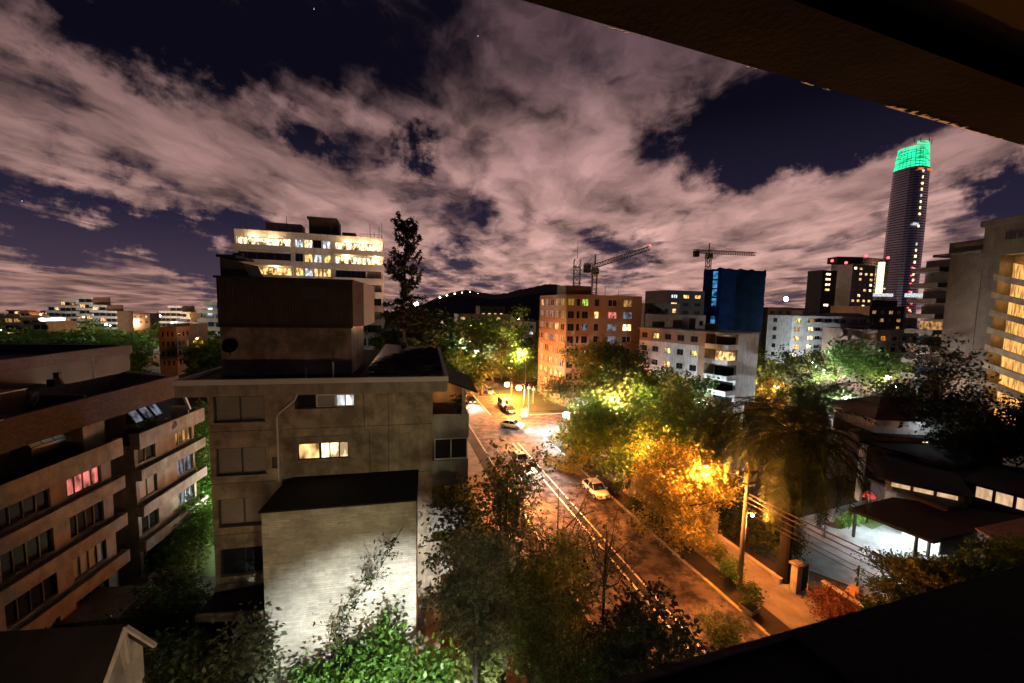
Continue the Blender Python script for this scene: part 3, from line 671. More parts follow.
a3=fz(220,262,1.6)[0];b3=fz(250,262,1.6)[0];z3=fz(235,258,1.6)[1]
m=MB();m.hexa([(a3,1.6,z1+.1),(b3,1.6,z1+.1),(b3,3.6,z1+.1),(a3,3.6,z1+.1),(a3,1.6,z3),(b3-.35,1.6,z3-.25),(b3-.35,3.6,z3-.25),(a3,3.6,z3)]);m.obj('cap_house','concrete_dark',mbd)
m=MB();m.box(a3-.1,b3-.6,1.4,3.7,z3+.003,z3+.15);m.tube([(a3+.6,2.4,z3),(a3+.6,2.4,z3+.35)],.3,8);m.obj('cap_cover','steel_dark',mbd)
m=MB()
for x,hh in ((-.3,.7),(1.05,1.0),(1.1,.95)): m.tube([(x,-.2,17.8),(x,-.2,17.8+hh)],.025,5)
m.obj('vent_pipe','pale_band',mbd)
w=BF.w(fz(231,342,1.3)[0],1.15);dish('satellite_dish','black satellite dish on the roof tank room of the middle block',(w[0],w[1],19.2),.4,12,mat='own_black')
p=G(404,350,18.4);dish('satellite_dish','small grey satellite dish on the tiled roof of the middle block',(p[0],p[1],18.5),.3,5)
# light shaft (blank wall) in front
zb=12.0
m=MB();m.add([(-1.62,-3,0),(5.54,-3,0),(5.54,-3,zb),(-1.62,-3,zb)],[(0,1,2,3)]);m.add([(-1.62,-3,0),(-1.62,-.003,0),(-1.62,-.003,zb),(-1.62,-3,zb)],[(3,2,1,0)]);m.add([(5.54,-3,0),(5.54,-.003,0),(5.54,-.003,zb),(5.54,-3,zb)],[(0,1,2,3)])
m.obj('shaft_wall','board_stone',mbd)
m=MB();m.hexa([(-1.72,-3.1,zb),(5.6,-3.1,zb),(5.6,-.01,zb),(-1.72,-.01,zb),(-1.72,-3.1,zb+.08),(5.6,-3.1,zb+.08),(5.6,-.01,zb+.4),(-1.0,-.01,zb+.4)]);m.obj('shaft_roof','roof_dark',mbd)
# side balconies at the right
for z0,z1 in ((14.2,15.6),(11.3,12.84),(8.5,9.95),(5.7,7.1)):
    m=MB();m.box(6.403,8.5,.0,.14,z0,z1);m.box(8.36,8.5,.14,4.6,z0,z1);m.box(6.403,8.36,4.46,4.6,z0,z1);m.box(6.403,8.36,.14,4.46,z0,z0+.15);m.obj('balcony','concrete_grey',mbd)
wo=window(mbd,TF(.02),6.5,8.45,12.88,14.16,'glass_dark','frame_white',rev=.1,mull=1,near=True)
bx(8.38,8.44,.12,4.4,12.88,14.16).obj('balcony_glazing','glass_dark',mbd)
bx(6.41,8.3,2.4,2.5,15.75,17.1).obj('loggia_wall','concrete_ochre',mbd)
lamp('loggia_light',mbd,(7.3,1.2,16.6),55,(1,.45,.12),.1)
m=MB();m.hexa([(7.26,-.5,17.6),(8.95,-.5,16.95),(8.95,5,16.95),(7.26,5,17.6),(7.26,-.5,17.72),(8.95,-.5,17.05),(8.95,5,17.05),(7.26,5,17.72)]);m.obj('canopy','roof_felt',mbd)
bx(8.1,8.3,-.0,.2,15.6,17.2).obj('canopy_post','concrete_grey',mbd)
bx(6.0,6.9,-.25,-.02,.0,8).obj('lower_pier','concrete_brown',mbd)
for i,(x,y,z,nn_) in enumerate(((7.4,.6,10.2,1),(7.2,.5,7.3,2))):
    w=BF.w(x,y);bush('balcony_plant',['leafy plant spilling over the open balcony of the middle block','darker plant on the lowest visible balcony of the middle block'][i],'plant',w[0],w[1],1.8,1.3,leaf=.09,n=900,mat='leaf_olive',seed=31+i,z0=z-.4)
w=BF.w(7.9,.6);bush('balcony_plant','dark spiky plant standing in the orange lit loggia','plant',w[0],w[1],.8,1.1,leaf=.1,n=250,mat='leaf_black',seed=40,z0=15.4)
# terrace walls at the foot, left of the shaft
ft=thing('garden_terrace','stepped garden terrace with pale retaining walls beside the shaft wall','terrace',(BF.o[0],BF.o[1],0),12)
za=6.5
x0=fz(212,600,-.5)[0]
m=MB();m.hexa([(-5.2,-1.6,0),(-1.63,-2.4,0),(-1.63,-.02,0),(-5.2,-.02,0),(-5.2,-1.6,6.2),(-1.63,-2.4,6.5),(-1.63,-.02,6.5),(-5.2,-.02,6.2)]);m.obj('lean_to_roof','roof_felt',ft)
m=MB();m.hexa([(-5.25,-1.75,5.9),(-1.63,-2.55,6.2),(-1.63,-2.42,6.2),(-5.25,-1.62,5.9),(-5.25,-1.75,6.3),(-1.63,-2.55,6.65),(-1.63,-2.42,6.65),(-5.25,-1.62,6.3)]);m.obj('gutter','concrete_brown',ft)
m=MB();m.hexa([(-5.4,-3.3,0),(-1.63,-3.9,0),(-1.63,-3.5,0),(-5.4,-2.9,0),(-5.4,-3.3,4.9),(-1.63,-3.9,5.3),(-1.63,-3.5,5.3),(-5.4,-2.9,4.9)]);m.obj('retaining_wall','white_wall',ft)
# ================================================================ BUILDINGS BEYOND
def roofbox(root,x0,x1,y0,y1,z0,h,mat,name='roof_room'): return bx(x0,x1,y0,y1,z0,z0+h).obj(name,mat,root)
# --- white tower behind the middle block
p=P(234,230,76);TW=Fr(p[0],p[1],17);W=TW.front(383,240)[0];H=p[2]
tw=thing('apartment_tower','white eleven storey apartment tower with brightly lit top floors, behind the middle block','apartment building',(TW.o[0],TW.o[1],0),17)
fh=2.78;m=MB();hs=[];wn=[]
xs=[W*k for k in (.01,.355,.375,.625,.655,.87,.88,.985)]
lit={(0,0):'lit_bright',(0,1):'lit_bright',(0,2):'lit_bright',(0,3):'lit_bright',(1,0):'glass_dark',(1,1):'lit_warm',(1,2):'lit_bright',(1,3):'lit_bright',(2,0):'lit_warm',(2,1):'lit_warm',(2,2):'glass_dark',(2,3):'curtain_grey',(3,1):'lit_warm',(3,0):'lit_bright'}
for r in range(10):
    z1=H-1.0-r*fh;z0=z1-1.55
    for c in range(4):
        g=lit.get((r,c),'glass_dark' if (r+c)%2 else 'curtain_grey')
        if c==1:
            u=xs[2];w_=(xs[3]-xs[2])/4
            for k in range(4):
                h=(u+w_*k+.08,u+w_*(k+1)-.08,z0+.1,z1+.15);hs.append(h)
                gg=g if (r*3+k*2)%5<3 else 'glass_dark'
                if r<4 and k in(1,3) and gg=='glass_dark':gg='lit_yellow'
                if r<4 and (r+k)%3==0: gg='lit_white'
                wn.append((h,gg,1))
        else:
            h=(xs[c*2],xs[c*2+1],z0,z1);hs.append(h);wn.append((h,g,5 if c!=3 else 2))
body(tw,W,12,H,hs,(),[(1+i*3.6,3.6+i*3.6,H-1-r*fh-1.5,H-1-r*fh) for r in range(10) for i in range(3)],'white_wall',par=.3,rev=.9)
for h,g,mu in wn: window(tw,TF(),*h,g,'frame_dark',rev=.9,mull=mu,fw=.07)
for r in range(10):
    for i in range(3): window(tw,TR(W),1+i*3.6,3.6+i*3.6,H-1-r*fh-1.5,H-1-r*fh,'curtain_grey' if i%2 else 'glass_dark','frame_white',rev=.9)
for r in range(10):
    z=H-1.0-r*fh-1.55
    for a,b in ((-.3,xs[1]+.1),(xs[4]-.1,W+.3)):
        k=MB();k.box(a,b,-.9,-.003,z-.95,z-.8);k.box(a,b,-.9,-.78,z-.8,z+.05);k.obj('balcony','pale_band',tw)
for a,b,y0,h,mt in ((W*.16,W*.40,4,2.6,'offwhite_wall'),(W*.46,W*.67,3,3.6,'concrete_dark'),(W*.69,W*.79,4,1.6,'concrete_grey')):
    roofbox(tw,a,b,y0,y0+4,H,h,mt)
k=MB();k.box(W*.45,W*.66,2.6,7.4,H+3.61,H+4.1);k.obj('roof_slab','concrete_dark',tw)
for i,x in enumerate((.02,.04,.3,.62,.9,.93,.97,.99)): MB().tube([(W*x,2+i%3,H),(W*x,2+i%3,H+2.0+(i*7%5)*.5)],.05,4).obj('antenna','steel_grey',tw)
k=MB()
for i in range(7): k.tube([(W*.83+i*.7,1,H),(W*.83+i*.7,1,H+1.1)],.03,4)
k.tube([(W*.83,1,H+1.1),(W*.99,1,H+1.1)],.03,4);k.obj('roof_railing','steel_grey',tw)
k=MB()
for x in (W*.06,W*.12): k.lathe([(.3,0),(.4,.5),(.05,.9)],(x,3,H),8)
k.obj('roof_cowl','pale_band',tw)
for i,(x,r) in enumerate(((.10,0),(.17,0),(.30,0),(.72,0),(.80,0),(.76,1),(.70,1),(.22,2))):
    w=TW.w(W*x,-.45);bush('balcony_plant','dark potted shrub on a lit balcony of the white tower','plant',w[0],w[1],1.1,1.5,leaf=.14,n=160,mat='leaf_olive',seed=50+i,z0=H-1-r*fh-2.3,group='shrubs on the balconies of the white tower')

for x,r in ((.12,0),(.25,0),(.74,0),(.85,0),(.95,0),(.95,1),(.25,2),(.74,1)): lamp('balcony_light',tw,(W*x,-.75,H-1.15-r*fh),320,WRM,.2)  # lamps added to brighten the pale balcony bands
# --- brick tower
bt,bfr,W,L,H,_=flat_block('apartment_tower','red brick eight storey apartment tower with a dark roof tank and scattered lit windows','apartment building',567,294,87,642,side=540,fh=2.75,n=1,ns=1,frac=.1,hf=.1,mat='brick_red',par=.5,maxrows=1) if 0 else (None,)*6
p=P(567,294,87);BT_=Fr(p[0],p[1],16.5);W=BT_.front(642,300)[0];L=BT_.side(540,296,0)[0];H=p[2]-.4
bt=thing('apartment_tower','red brick eight storey apartment tower with dark roof tank and scattered lit windows','apartment building',(BT_.o[0],BT_.o[1],0),16.5)
F=[];FL=[];cols=[(.02,.1,0),(.13,.17,0),(.20,.28,0),(.36,.42,0),(.54,.66,1),(.75,.87,1)]
litmap={(0,2):'lit_green',(0,0):'lit_gold',(1,3):'lit_warm',(1,4):'lit_pink',(2,5):'lit_bright',(0,5):'lit_dim',(1,5):'lit_cool',(3,4):'lit_cool',(2,2):'lit_cool',(2,4):'lit_cool',(4,2):'lit_dim'}
for r in range(8):
    for c,(a,b,k) in enumerate(cols): F.append((a*W,b*W,H-2.1-r*2.75-(.0),H-.55-r*2.75));FL.append(litmap.get((r,c),'glass_dark'))
sd=[];SL=[];rg=random.Random(5)
for r in range(8):
    for c in range(5):
        sd.append((L*(.06+c*.19),L*(.06+c*.19+.13),H-2.1-r*2.75,H-.6-r*2.75));SL.append(('lit_gold' if c==0 and r in(0,1,3,4) else rg.choice(['lit_cool','lit_cool','curtain_grey','curtain_grey','lit_dim','glass_dark','glass_dark','lit_warm']) if r<6 else rg.choice(['lit_warm','lit_cool','lit_pink'])))  # cool panes glow in place of bluish reflections in the side windows
body(bt,W,L,H,F,sd,(),'brick_red',par=.4,rev=.2)
for h,g in zip(F,FL): window(bt,TF(),*h,g,'frame_dark' if h[1]-h[0]<2 else 'frame_white',rev=.2,mull=1 if h[1]-h[0]>1.5 else 0)
for h,g in zip(sd,SL): window(bt,TL(),*h,g,'frame_white',rev=.2,mull=1)
k=MB();k.box(0.6,W*.36,2,7,H,H+2.4);k.obj('roof_tank_room','brown_wall',bt)
k=MB();k.tube([(W*.55,2,H),(W*.55,2,H+2.6)],.06,4);k.tube([(W*.8,4,H),(W*.8,4,H+1.8)],.05,4);k.obj('antenna','steel_dark',bt)

# --- lattice mast and tower cranes
def lattice(mb,p0,p1,w,nseg,r=.06,m=0,m2=None):
    p0=np.array(p0,float);p1=np.array(p1,float);d=(p1-p0)/nseg;t=d/np.linalg.norm(d)
    a=np.cross(t,(0,1.,0.13));a/=np.linalg.norm(a);b=np.cross(t,a);cs=[a+b,a-b,-a-b,-a+b]
    for c in cs: mb.tube([p0+c*w/2,p1+c*w/2],r,4,m)
    for i in range(nseg):
        mm=m if m2 is None or i%2 else m2
        q=p0+d*i
        for j in range(4): mb.tube([q+cs[j]*w/2,q+d+cs[(j+1)%4]*w/2],r*.7,3,mm,False);mb.tube([q+cs[j]*w/2,q+cs[(j+1)%4]*w/2],r*.7,3,mm,False)
b0=P(576,300,100);t0=P(576,259,100)
am=thing('lattice_mast','red and white lattice radio mast rising behind the brick tower','mast',(b0[0],b0[1],0))
k=MB();lattice(k,(0,0,0),(0,0,t0[2]),1.5,16,.09,0,1);k.obj('lattice','mast_red',am) if 0 else k.obj('lattice',['pale_band','mast_red'],am)
k=MB().tube([(0,0,t0[2]),(0,0,t0[2]+4)],.06,4);k.obj('whip_aerial','steel_grey',am)
k=MB();
for z in (t0[2]-2,t0[2]-6): k.box(-1,1,-1,1,z,z+.15)
k.obj('platform','steel_grey',am)
def crane(label,px,ytop,pend,yend,cpx,cpy,depth,mast_w=1.6):
    t=P(px,ytop,depth);e=P(pend,yend,depth);c=P(cpx,cpy,depth)
    r=thing('tower_crane',label,'crane',(t[0],depth,0));z=t[2];mh=depth*.0022
    k=MB();lattice(k,(0,0,0),(0,0,z),mast_w,max(8,int(z/2.2)),.12*depth/130);k.obj('mast','crane_yellow',r)
    k=MB();lattice(k,(0,0,z),(e[0]-t[0],0,z+(e[2]-z)),mast_w*.8,20,.1*depth/130);k.obj('jib','crane_yellow',r)
    k=MB();lattice(k,(0,0,z),(c[0]-t[0],0,c[2]),mast_w*.8,5,.1*depth/130);k.obj('counter_jib','crane_yellow',r)
    k=MB();x=c[0]-t[0];k.box(x,x+2.2,-1,1,c[2]-2.6,c[2]+.2);k.obj('counterweight','concrete_dark',r)
    k=MB();k.box(-1.2,1.2,-1.6,1.2,z-3.0,z-.9);k.obj('cab','steel_grey',r)
    k=MB();k.tube([(0,0,z),(0,0,z+4)],.25,4);k.tube([(0,0,z+4),((e[0]-t[0])*.6,0,z+.8+(e[2]-z)*.6)],.06,3);k.tube([(0,0,z+4),(c[0]-t[0]+1,0,c[2]+.6)],.06,3);k.obj('apex','crane_yellow',r)
    return r,e,z
cr,e,z=crane('tower crane with a rising jib behind the brick tower',595,266,650,248,584,265,140)
k=MB().lathe([(.1,0),(.45,.3),(.1,.8)],(e[0]-cr.location.x,0,e[2]+.3),6);k.obj('warning_lamp','lamp_red',cr)
crane('tower crane with a level jib over the blue wrapped tower',709,252,755,254,694,251,185,1.8)

# --- blue wrapped tower
p=P(722,270,160);BL=Fr(p[0],p[1],14);
bl=thing('wrapped_tower','unfinished tower wrapped in dark blue safety netting','building under construction',(0,0,0))
a=P(704,271,168);b=P(722,269,160);c=P(766,273,166);d=P(752,270,185)
pl=[(a[0],a[1]),(b[0],b[1]),(c[0],c[1]),(d[0],d[1])]
k=MB();fl=14;zt_=b[2]
def lerp2(p,q,t): return (p[0]*(1-t)+q[0]*t,p[1]*(1-t)+q[1]*t)
N=12;nz=26;vv=[];rg=random.Random(9)
ring=[lerp2(pl[i],pl[(i+1)%4],t/N) for i in range(4) for t in range(N)];M=len(ring)
cx=sum(q[0] for q in ring)/M;cy=sum(q[1] for q in ring)/M
for j in range(nz+1):
    for i,q in enumerate(ring):
        s=1+(.02*rg.random() if j%2 else 0.0);vv.append((cx+(q[0]-cx)*s,cy+(q[1]-cy)*s,zt_*j/nz+(rg.random()*.8 if j==nz else 0)))
k.add(vv,[(j*M+i,j*M+(i+1)%M,(j+1)*M+(i+1)%M,(j+1)*M+i) for j in range(nz) for i in range(M)]);k.obj('netting','blue_net',bl)
k=MB();k.prism([(cx+(x-cx)*.97,cy+(y-cy)*.97) for x,y in pl],zt_-1.2,zt_-.3);k.obj('roof_slab','concrete_dark',bl)
# work lights shine through the hoist strip of the net
for j in range(9):
    za=zt_*.98-j*3.6
    if j in(4,):continue
    q0=lerp2(pl[0],pl[1],.62);q1=lerp2(pl[0],pl[1],.80);off=(-.25,-.35)
    k=MB().hexa([(q0[0]+off[0]-.6,q0[1]+off[1]-.3,za-3.0),(q1[0]+off[0]-.5,q1[1]+off[1]-.6,za-3.0),(q1[0],q1[1],za-3.0),(q0[0],q0[1],za-3.0),(q0[0]+off[0]-.6,q0[1]+off[1]-.3,za),(q1[0]+off[0]-.5,q1[1]+off[1]-.6,za),(q1[0],q1[1],za),(q0[0],q0[1],za)])
    k.obj('lit_hoist_bay','net_glow',bl)

# --- brick and white block right of centre (near corner at px 700)
p=P(706,333,73);FR=Fr(p[0],p[1],16.5)
wb=thing('apartment_building','five storey block, white stucco below a brick top storey, with corner balconies','apartment building',(FR.o[0],FR.o[1],0),0)
# long face runs from px 640 to px 706 (slopes away to the left)
q=P(640,326,86);ang=math.degrees(math.atan2(p[1]-q[1],p[0]-q[0]));W=math.hypot(p[0]-q[0],p[1]-q[1]);wb.location=(q[0],q[1],0);wb.rotation_euler=(0,0,R(ang));H=p[2]
Q=Fr(q[0],q[1],ang);x2=Q.side(736,337,W)[0];D=10
F=[];g=[]
rg=random.Random(2)
for r in range(4):
    for c in range(5):
        u=W*(.04+.19*c);F.append((u,u+1.5,H-1.9-r*2.75,H-.75-r*2.75));g.append('glass_dark' if (r,c) not in((0,1),(1,2),(1,4),(2,2),(3,1)) else rg.choice(['lit_yellow','lit_warm']))
k=MB();zm=H-2.45;holes(k,TF(),0,W,zm,H,[h for h in F if h[2]>zm],.2)
k.add([(W,0,zm),(W,D,zm),(W,D,H),(W,0,H)],[(0,1,2,3)]);k.add([(0,0,zm),(0,D,zm),(0,D,H),(0,0,H)],[(3,2,1,0)]);k.add([(0,D,zm),(W,D,zm),(W,D,H),(0,D,H)],[(3,2,1,0)]);k.obj('upper_wall','brick_red',wb)
k=MB();holes(k,TF(),0,W-1.3,0,zm,[h for h in F if h[3]<zm and h[1]<W-1.3],.2);k.add([(0,0,0),(0,D,0),(0,D,zm),(0,0,zm)],[(3,2,1,0)]);k.add([(0,D,0),(W,D,0),(W,D,zm),(0,D,zm)],[(3,2,1,0)]);k.obj('wall','white_wall',wb)
k=MB();k.box(W-1.297,W,0,D,0,zm);k.obj('corner_pier','tan_wall',wb)
k=MB();k.box(.1,W-.1,.1,D-.1,H-.3,H-.05);k.obj('roof','roof_felt',wb)
k=MB();k.box(-.3,W+4.5,-.35,-.003,H-.05,H+.3);k.box(-.3,W+4.5,.0,D,H+.003,H+.3);k.obj('eaves','concrete_grey',wb)
for h,m_ in zip(F,g):
    if h[3]<zm and h[1]>W-1.3: continue
    window(wb,TF(),*h,m_,'frame_dark',rev=.2,mull=1)
k=MB();k.box(W+.003,W+.3,3,D,0,H-.06);k.obj('recessed_wall','white_wall',wb)
k=MB();k.box(W+.303,W+.38,.2+3,5,.4,.5)
for r in range(5):
    z=H-2.6-r*2.75;b_=MB();b_.box(W+.003,W+4.4,.0,2.9,z-.15,z);b_.box(W+.003,W+4.4,-.12,-.003,z-.15,z+.75);b_.box(W+4.28,W+4.4,0,2.9,z+.003,z+.75);b_.obj('balcony','white_wall',wb)
    MB().box(W+.32,W+3.9,2.95,3.05,z+.1,z+2.0).obj('balcony_door','lit_warm' if r==1 else 'glass_dark',wb)
k=MB().box(W+.3,W+4.3,3.06,D,0,H-.06);k.obj('bay_wall','white_wall',wb)
for i in range(4): roofbox(wb,W*(.05+.24*i),W*(.05+.24*i)+1.6,3+i%2*2,5+i%2*2,H+.31,1.2+.5*(i%3),'concrete_dark','chimney_stack')

# --- white building with stacked balconies (px 768..870)
p=P(793,316,128);WB=Fr(p[0],p[1],16.5);W=WB.front(870,318)[0];L=WB.side(768,316,0)[0];H=p[2]-.3
wk=thing('apartment_building','white six storey block with lit stairwell column and rounded balconies, right of the blue tower','apartment building',(p[0],p[1],0),16.5)
F=[];g=[]
for r in range(5):
    z=H-1.9-r*2.85
    for a,b,gg in ((.03,.11,['lit_yellow','lit_dim','lit_warm','lit_warm','lit_bright'][r]),(.20,.27,['lit_dim','lit_bright','lit_bright','lit_bright','lit_warm'][r]),(.29,.36,'glass_dark'),(.40,.50,'glass_dark'),(.52,.68,['glass_dark','lit_pink','glass_dark','glass_dark','lit_cool'][r]),(.74,.84,'curtain_grey'),(.86,.96,'glass_dark')):
        F.append((W*a,W*b,z,z+1.5));g.append(gg)
SD=[(L*.6,L*.6+1.6,H-1.9-r*2.85,H-.5-r*2.85) for r in range(5)]
body(wk,W,L,H,F,SD,(),'white_wall',par=.4,rev=.3)
for h,gg in zip(F,g): window(wk,TF(),*h,gg,'frame_white',rev=.3)
for h in SD: window(wk,TL(),*h,'glass_dark','frame_dark',rev=.3)
for r in range(5):
    z=H-2.1-r*2.85
    for a,b in ((.17,.37),(.38,.5)): MB().box(W*a,W*b,-1.2,-.003,z-.2,z+.55).obj('balcony','pale_band',wk)
    k=MB();k.prism([(W*.72,-.003),(W*.72,-.9),(W*.8,-1.7),(W*.92,-1.7),(W*1.04,-.8),(W*1.04,1.5),(W+.003,1.5),(W+.003,-.003)],z-.2,z+.6);k.obj('balcony','concrete_pink',wk)
k=MB();k.hexa([(W*.68,-.5,H+.41),(W*1.03,-.5,H+.41),(W*1.03,12,H+.41),(W*.68,12,H+.41),(W*.70,.5,H+.5),(W*.86,.5,H+1.6),(W*.86,11,H+1.6),(W*.70,11,H+.5)]);k.obj('gable_roof','concrete_pink',wk)
roofbox(wk,W*.3,W*.5,5,9,H+.0,2.2,'offwhite_wall')

# --- dark high-rises behind it
def tower(label,pxs,ytop,depth,yaw,mat,n,rows,mix,L=22,side=None,ns=3,seed=1,frac=.5,hf=.45,fh=3.2,par=.6,bands=None,name='high_rise'):
    return flat_block(name,label,'tower block',pxs[0],ytop,depth,pxs[1],yaw,L,side,fh,n,ns,frac,hf,mat,seed,mix,None,None,par,0,maxrows=rows)
HM=[('glass_dark',5),('lit_warm',3),('lit_bright',3),('lit_yellow',2)]
tower('dark slab high-rise with a single column of lit windows',(823,846),270,250,16.5,'dark_wall',2,9,HM,L=26,side=808,ns=0,seed=3,frac=.45)
tower('dark broad high-rise, windowless side and rows of lit windows, with a red beacon',(853,876),264,240,16.5,'offwhite_wall',4,9,[('glass_dark',4),('lit_warm',4),('lit_bright',2)],L=26,side=838,ns=0,seed=8,frac=.5)
tower('pale office block with a bright lit vertical strip, left of the tall green-topped tower',(862,890),257,420,16.5,'offwhite_wall',5,14,[('glass_dark',5),('curtain_grey',3),('lit_white',1)],L=30,ns=0,seed=12,frac=.7,fh=3.6)
p=P(881,262,418);k=bx(0,4.5,0,3,-34,0);o=k.obj('light_strip_sign','lit_bright');o.location=p;tag(o,'bright vertical strip of lit landings on the pale office block','light strip')
p=P(863,296,400);k=bx(0,30,0,3,0,3);o=k.obj('light_strip_sign','lit_white');o.location=p;tag(o,'bright horizontal lit canopy at the foot of the pale office block','light strip')
p=P(868,300,380);o=bx(0,28,0,12,-30,0).obj('office_block','dark_wall');o.location=p;tag(o,'dark low office block in front of the pale lit one','office building')
for i,(x,y,d,l) in enumerate(((832,262,250,'red beacon on the dark slab high-rise'),(846,264,238,'red beacon on the broad dark high-rise'),(866,257,420,'red beacon on the left corner of the pale office block'),(888,259,420,'red beacon on the right corner of the pale office block'))):
    p=P(x,y,d);o=MB().lathe([(.1,0),(.7,.3),(.8,1.0),(.1,1.7)],n=8).obj('warning_beacon','lamp_red');o.scale=(d/250,)*3;o.location=p;tag(o,l,'beacon')
p=P(837,263,252);k=bx(0,16,0,8,0,4);o=k.obj('roof_plant_room','dark_wall');o.location=p;tag(o,'dark plant room linking the roofs of the two dark high-rises','plant room')

# --- tall tower with the green crown
D=660;cxp,cyp,_=P(903,250,D);top=P(915,144,D)[2];sh_=P(915,170,D)[2]
gt=thing('skyscraper','very tall tapering glass skyscraper with a glowing green crown','skyscraper',(cxp,D,0),12)
def ringp(z):
    t=z/top;return 20.5*(1-.30*max(0,t-.45)**1.5)
def sq(w,n=24):
    out=[]
    for j in range(n):
        a=2*math.pi*j/n;c,s_=math.cos(a),math.sin(a);r_=(abs(c)**3.2+abs(s_)**3.2)**(-1/3.2);out.append((w*r_*c,w*r_*s_))
    return out
k=MB();zs=[sh_*i/64 for i in range(65)];n=24
for i in range(64):
    w0=ringp(zs[i]);w1=ringp(zs[i+1]);a=[(x,y,zs[i]) for x,y in sq(w0)];b=[(x,y,zs[i+1]-1.3) for x,y in sq(w1)]
    k.add(a+b,[(j,(j+1)%n,n+(j+1)%n,n+j) for j in range(n)],0)
    a=[(x*.985,y*.985,zs[i+1]-1.3) for x,y in sq(w1)];b=[(x*.985,y*.985,zs[i+1]) for x,y in sq(w1)]
    k.add(a+b,[(j,(j+1)%n,n+(j+1)%n,n+j) for j in range(n)],1)
k.prism(sq(ringp(sh_)),sh_-.5,sh_)
k.obj('shaft',['tower_glass','dark_wall'],gt)
k=MB()
ch=top-sh_
for s in range(n):
    q=sq(ringp(sh_)*.98);a,b=q[s],q[(s+1)%n];ang=(s+.5)*15
    hh=1.0 if 225<ang<345 else .84
    m_=10
    for i in range(m_):
        z0=sh_+ch*hh*i/m_;z1=sh_+ch*hh*(i+.78)/m_;f0=1-.15*i/m_
        k.add([(a[0]*f0,a[1]*f0,z0),(b[0]*f0-(b[0]-a[0])*.12,b[1]*f0-(b[1]-a[1])*.12,z0),(b[0]*f0-(b[0]-a[0])*.12,b[1]*f0-(b[1]-a[1])*.12,z1),(a[0]*f0,a[1]*f0,z1)],[(0,1,2,3)])
k.obj('crown','crown_green',gt)
k=MB();k.prism(sq(ringp(sh_)*.8),sh_,sh_+ch*.7);k.obj('crown_core','dark_wall',gt)
rg=random.Random(6)
for i in range(26):
    z=sh_*(.97-.037*i);w=ringp(z)
    if rg.random()<.22: continue
    bw=.7+1.1*rg.random();bx(-4-bw,-4+bw,-w-.6,-w+.3,z-1.8,z+.9+rg.random()*1.4).obj('lit_window','lit_bright' if i%4 else 'lit_white',gt)
bx(-15,-5,-ringp(sh_*.62)-.7,-ringp(sh_*.62)+.3,sh_*.64,sh_*.655).obj('lit_window','lit_white',gt)
for s in (-1,1): bx(s*9-5,s*9+5,-ringp(sh_)-.5,-ringp(sh_)+.3,sh_-6,sh_-3).obj('lit_window','lit_orange',gt)
for i in range(12): 
    o=bx(-8+(i%2)*6,-7+(i%2)*6,-21.3,-19,sh_*(.38-.025*i),sh_*(.38-.025*i)+1.4).obj('red_marker','lamp_red',gt)
for i,(x,y) in enumerate(((-11,-16),(3,-18),(13,-15),(-16,-11))): MB().tube([(x,y,top-4),(x,y,top+3)],.5,4).obj('mast','steel_grey',gt)
o=bx(0,22,0,4,0,4);o=o.obj('light_strip_sign','lit_white');o.location=P(908,297,420);tag(o,'bright white sign board near the foot of the green-topped skyscraper','light strip')

# --- right apartment building
p=P(950,262,75);RB=Fr(p[0],p[1],-84);
rb=thing('apartment_building','tall ochre concrete apartment block with glowing slanted stair landings, right edge','apartment building',(p[0],p[1],0),-84)
xa=RB.front(984,250)[0];zl=RB.front(970,254)[1];zh=RB.front(984,222)[1]
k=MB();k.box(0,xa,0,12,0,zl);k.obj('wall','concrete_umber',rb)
x7=RB.front(979,300,-.05)[0];k=MB();k.box(x7,xa+.25,-.35,-.003,0,zl-1.0);k.obj('pilaster','concrete_ochre',rb)
x8=RB.front(1003,250)[0];x9=RB.front(1100,300)[0]
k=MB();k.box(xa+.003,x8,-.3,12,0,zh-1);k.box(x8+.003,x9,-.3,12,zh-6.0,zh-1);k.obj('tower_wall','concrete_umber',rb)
k=MB();k.box(xa-.3,x9,-.9,12.5,zh-.997,zh);k.box(xa-4.2,xa+.2,.0,8,zh-3.8,zh-3.2);k.box(xa-2.8,xa,1,8,zh-6.5,zh-3.8);k.obj('roof_slab','concrete_umber',rb)
k=MB();k.box(-2.6,xa,-.4,6,zl+.003,zl+.5);k.box(-1.5,xa-.2,1.5,6,zl+.5,zl+2.6);k.obj('roof_terrace','concrete_dark',rb)
fl=2.95
for i in range(14):
    z=RB.front(1003,268)[1]-i*fl
    # slanted parapet and the lit landing behind it
    k=MB();k.hexa([(x8-.2,-.9,z-2.0),(x8+6,-.9,z-4.0),(x8+6,-.75,z-4.0),(x8-.2,-.75,z-2.0),(x8-.2,-.9,z-1.0),(x8+6,-.9,z-3.0),(x8+6,-.75,z-3.0),(x8-.2,-.75,z-1.0)])
    k.hexa([(x8-.2,-.74,z-2.0),(x8+6,-.74,z-4.0),(x8+6,2.4,z-4.0),(x8-.2,2.4,z-2.0),(x8-.2,-.74,z-1.8),(x8+6,-.74,z-3.8),(x8+6,2.4,z-3.8),(x8-.2,2.4,z-1.8)]);k.obj('stair_parapet','concrete_ochre',rb)
    k=MB();k.hexa([(x8+.01,2.4,z-1.8),(x8+5.8,2.4,z-3.7),(x8+5.8,2.5,z-3.7),(x8+.01,2.5,z-1.8),(x8+.01,2.4,z+.9),(x8+5.8,2.4,z-1.1),(x8+5.8,2.5,z-1.1),(x8+.01,2.5,z+.9)]);k.obj('stair_landing','lit_stair',rb)
    if i<11: lamp('landing_light',rb,(x8+1.4,.9,z+.25),210,(1,.55,.17),.12)
k=MB();k.box(x8+.003,x9,2.6,12,0,zh-6.1);k.obj('stair_core','concrete_ochre',rb)
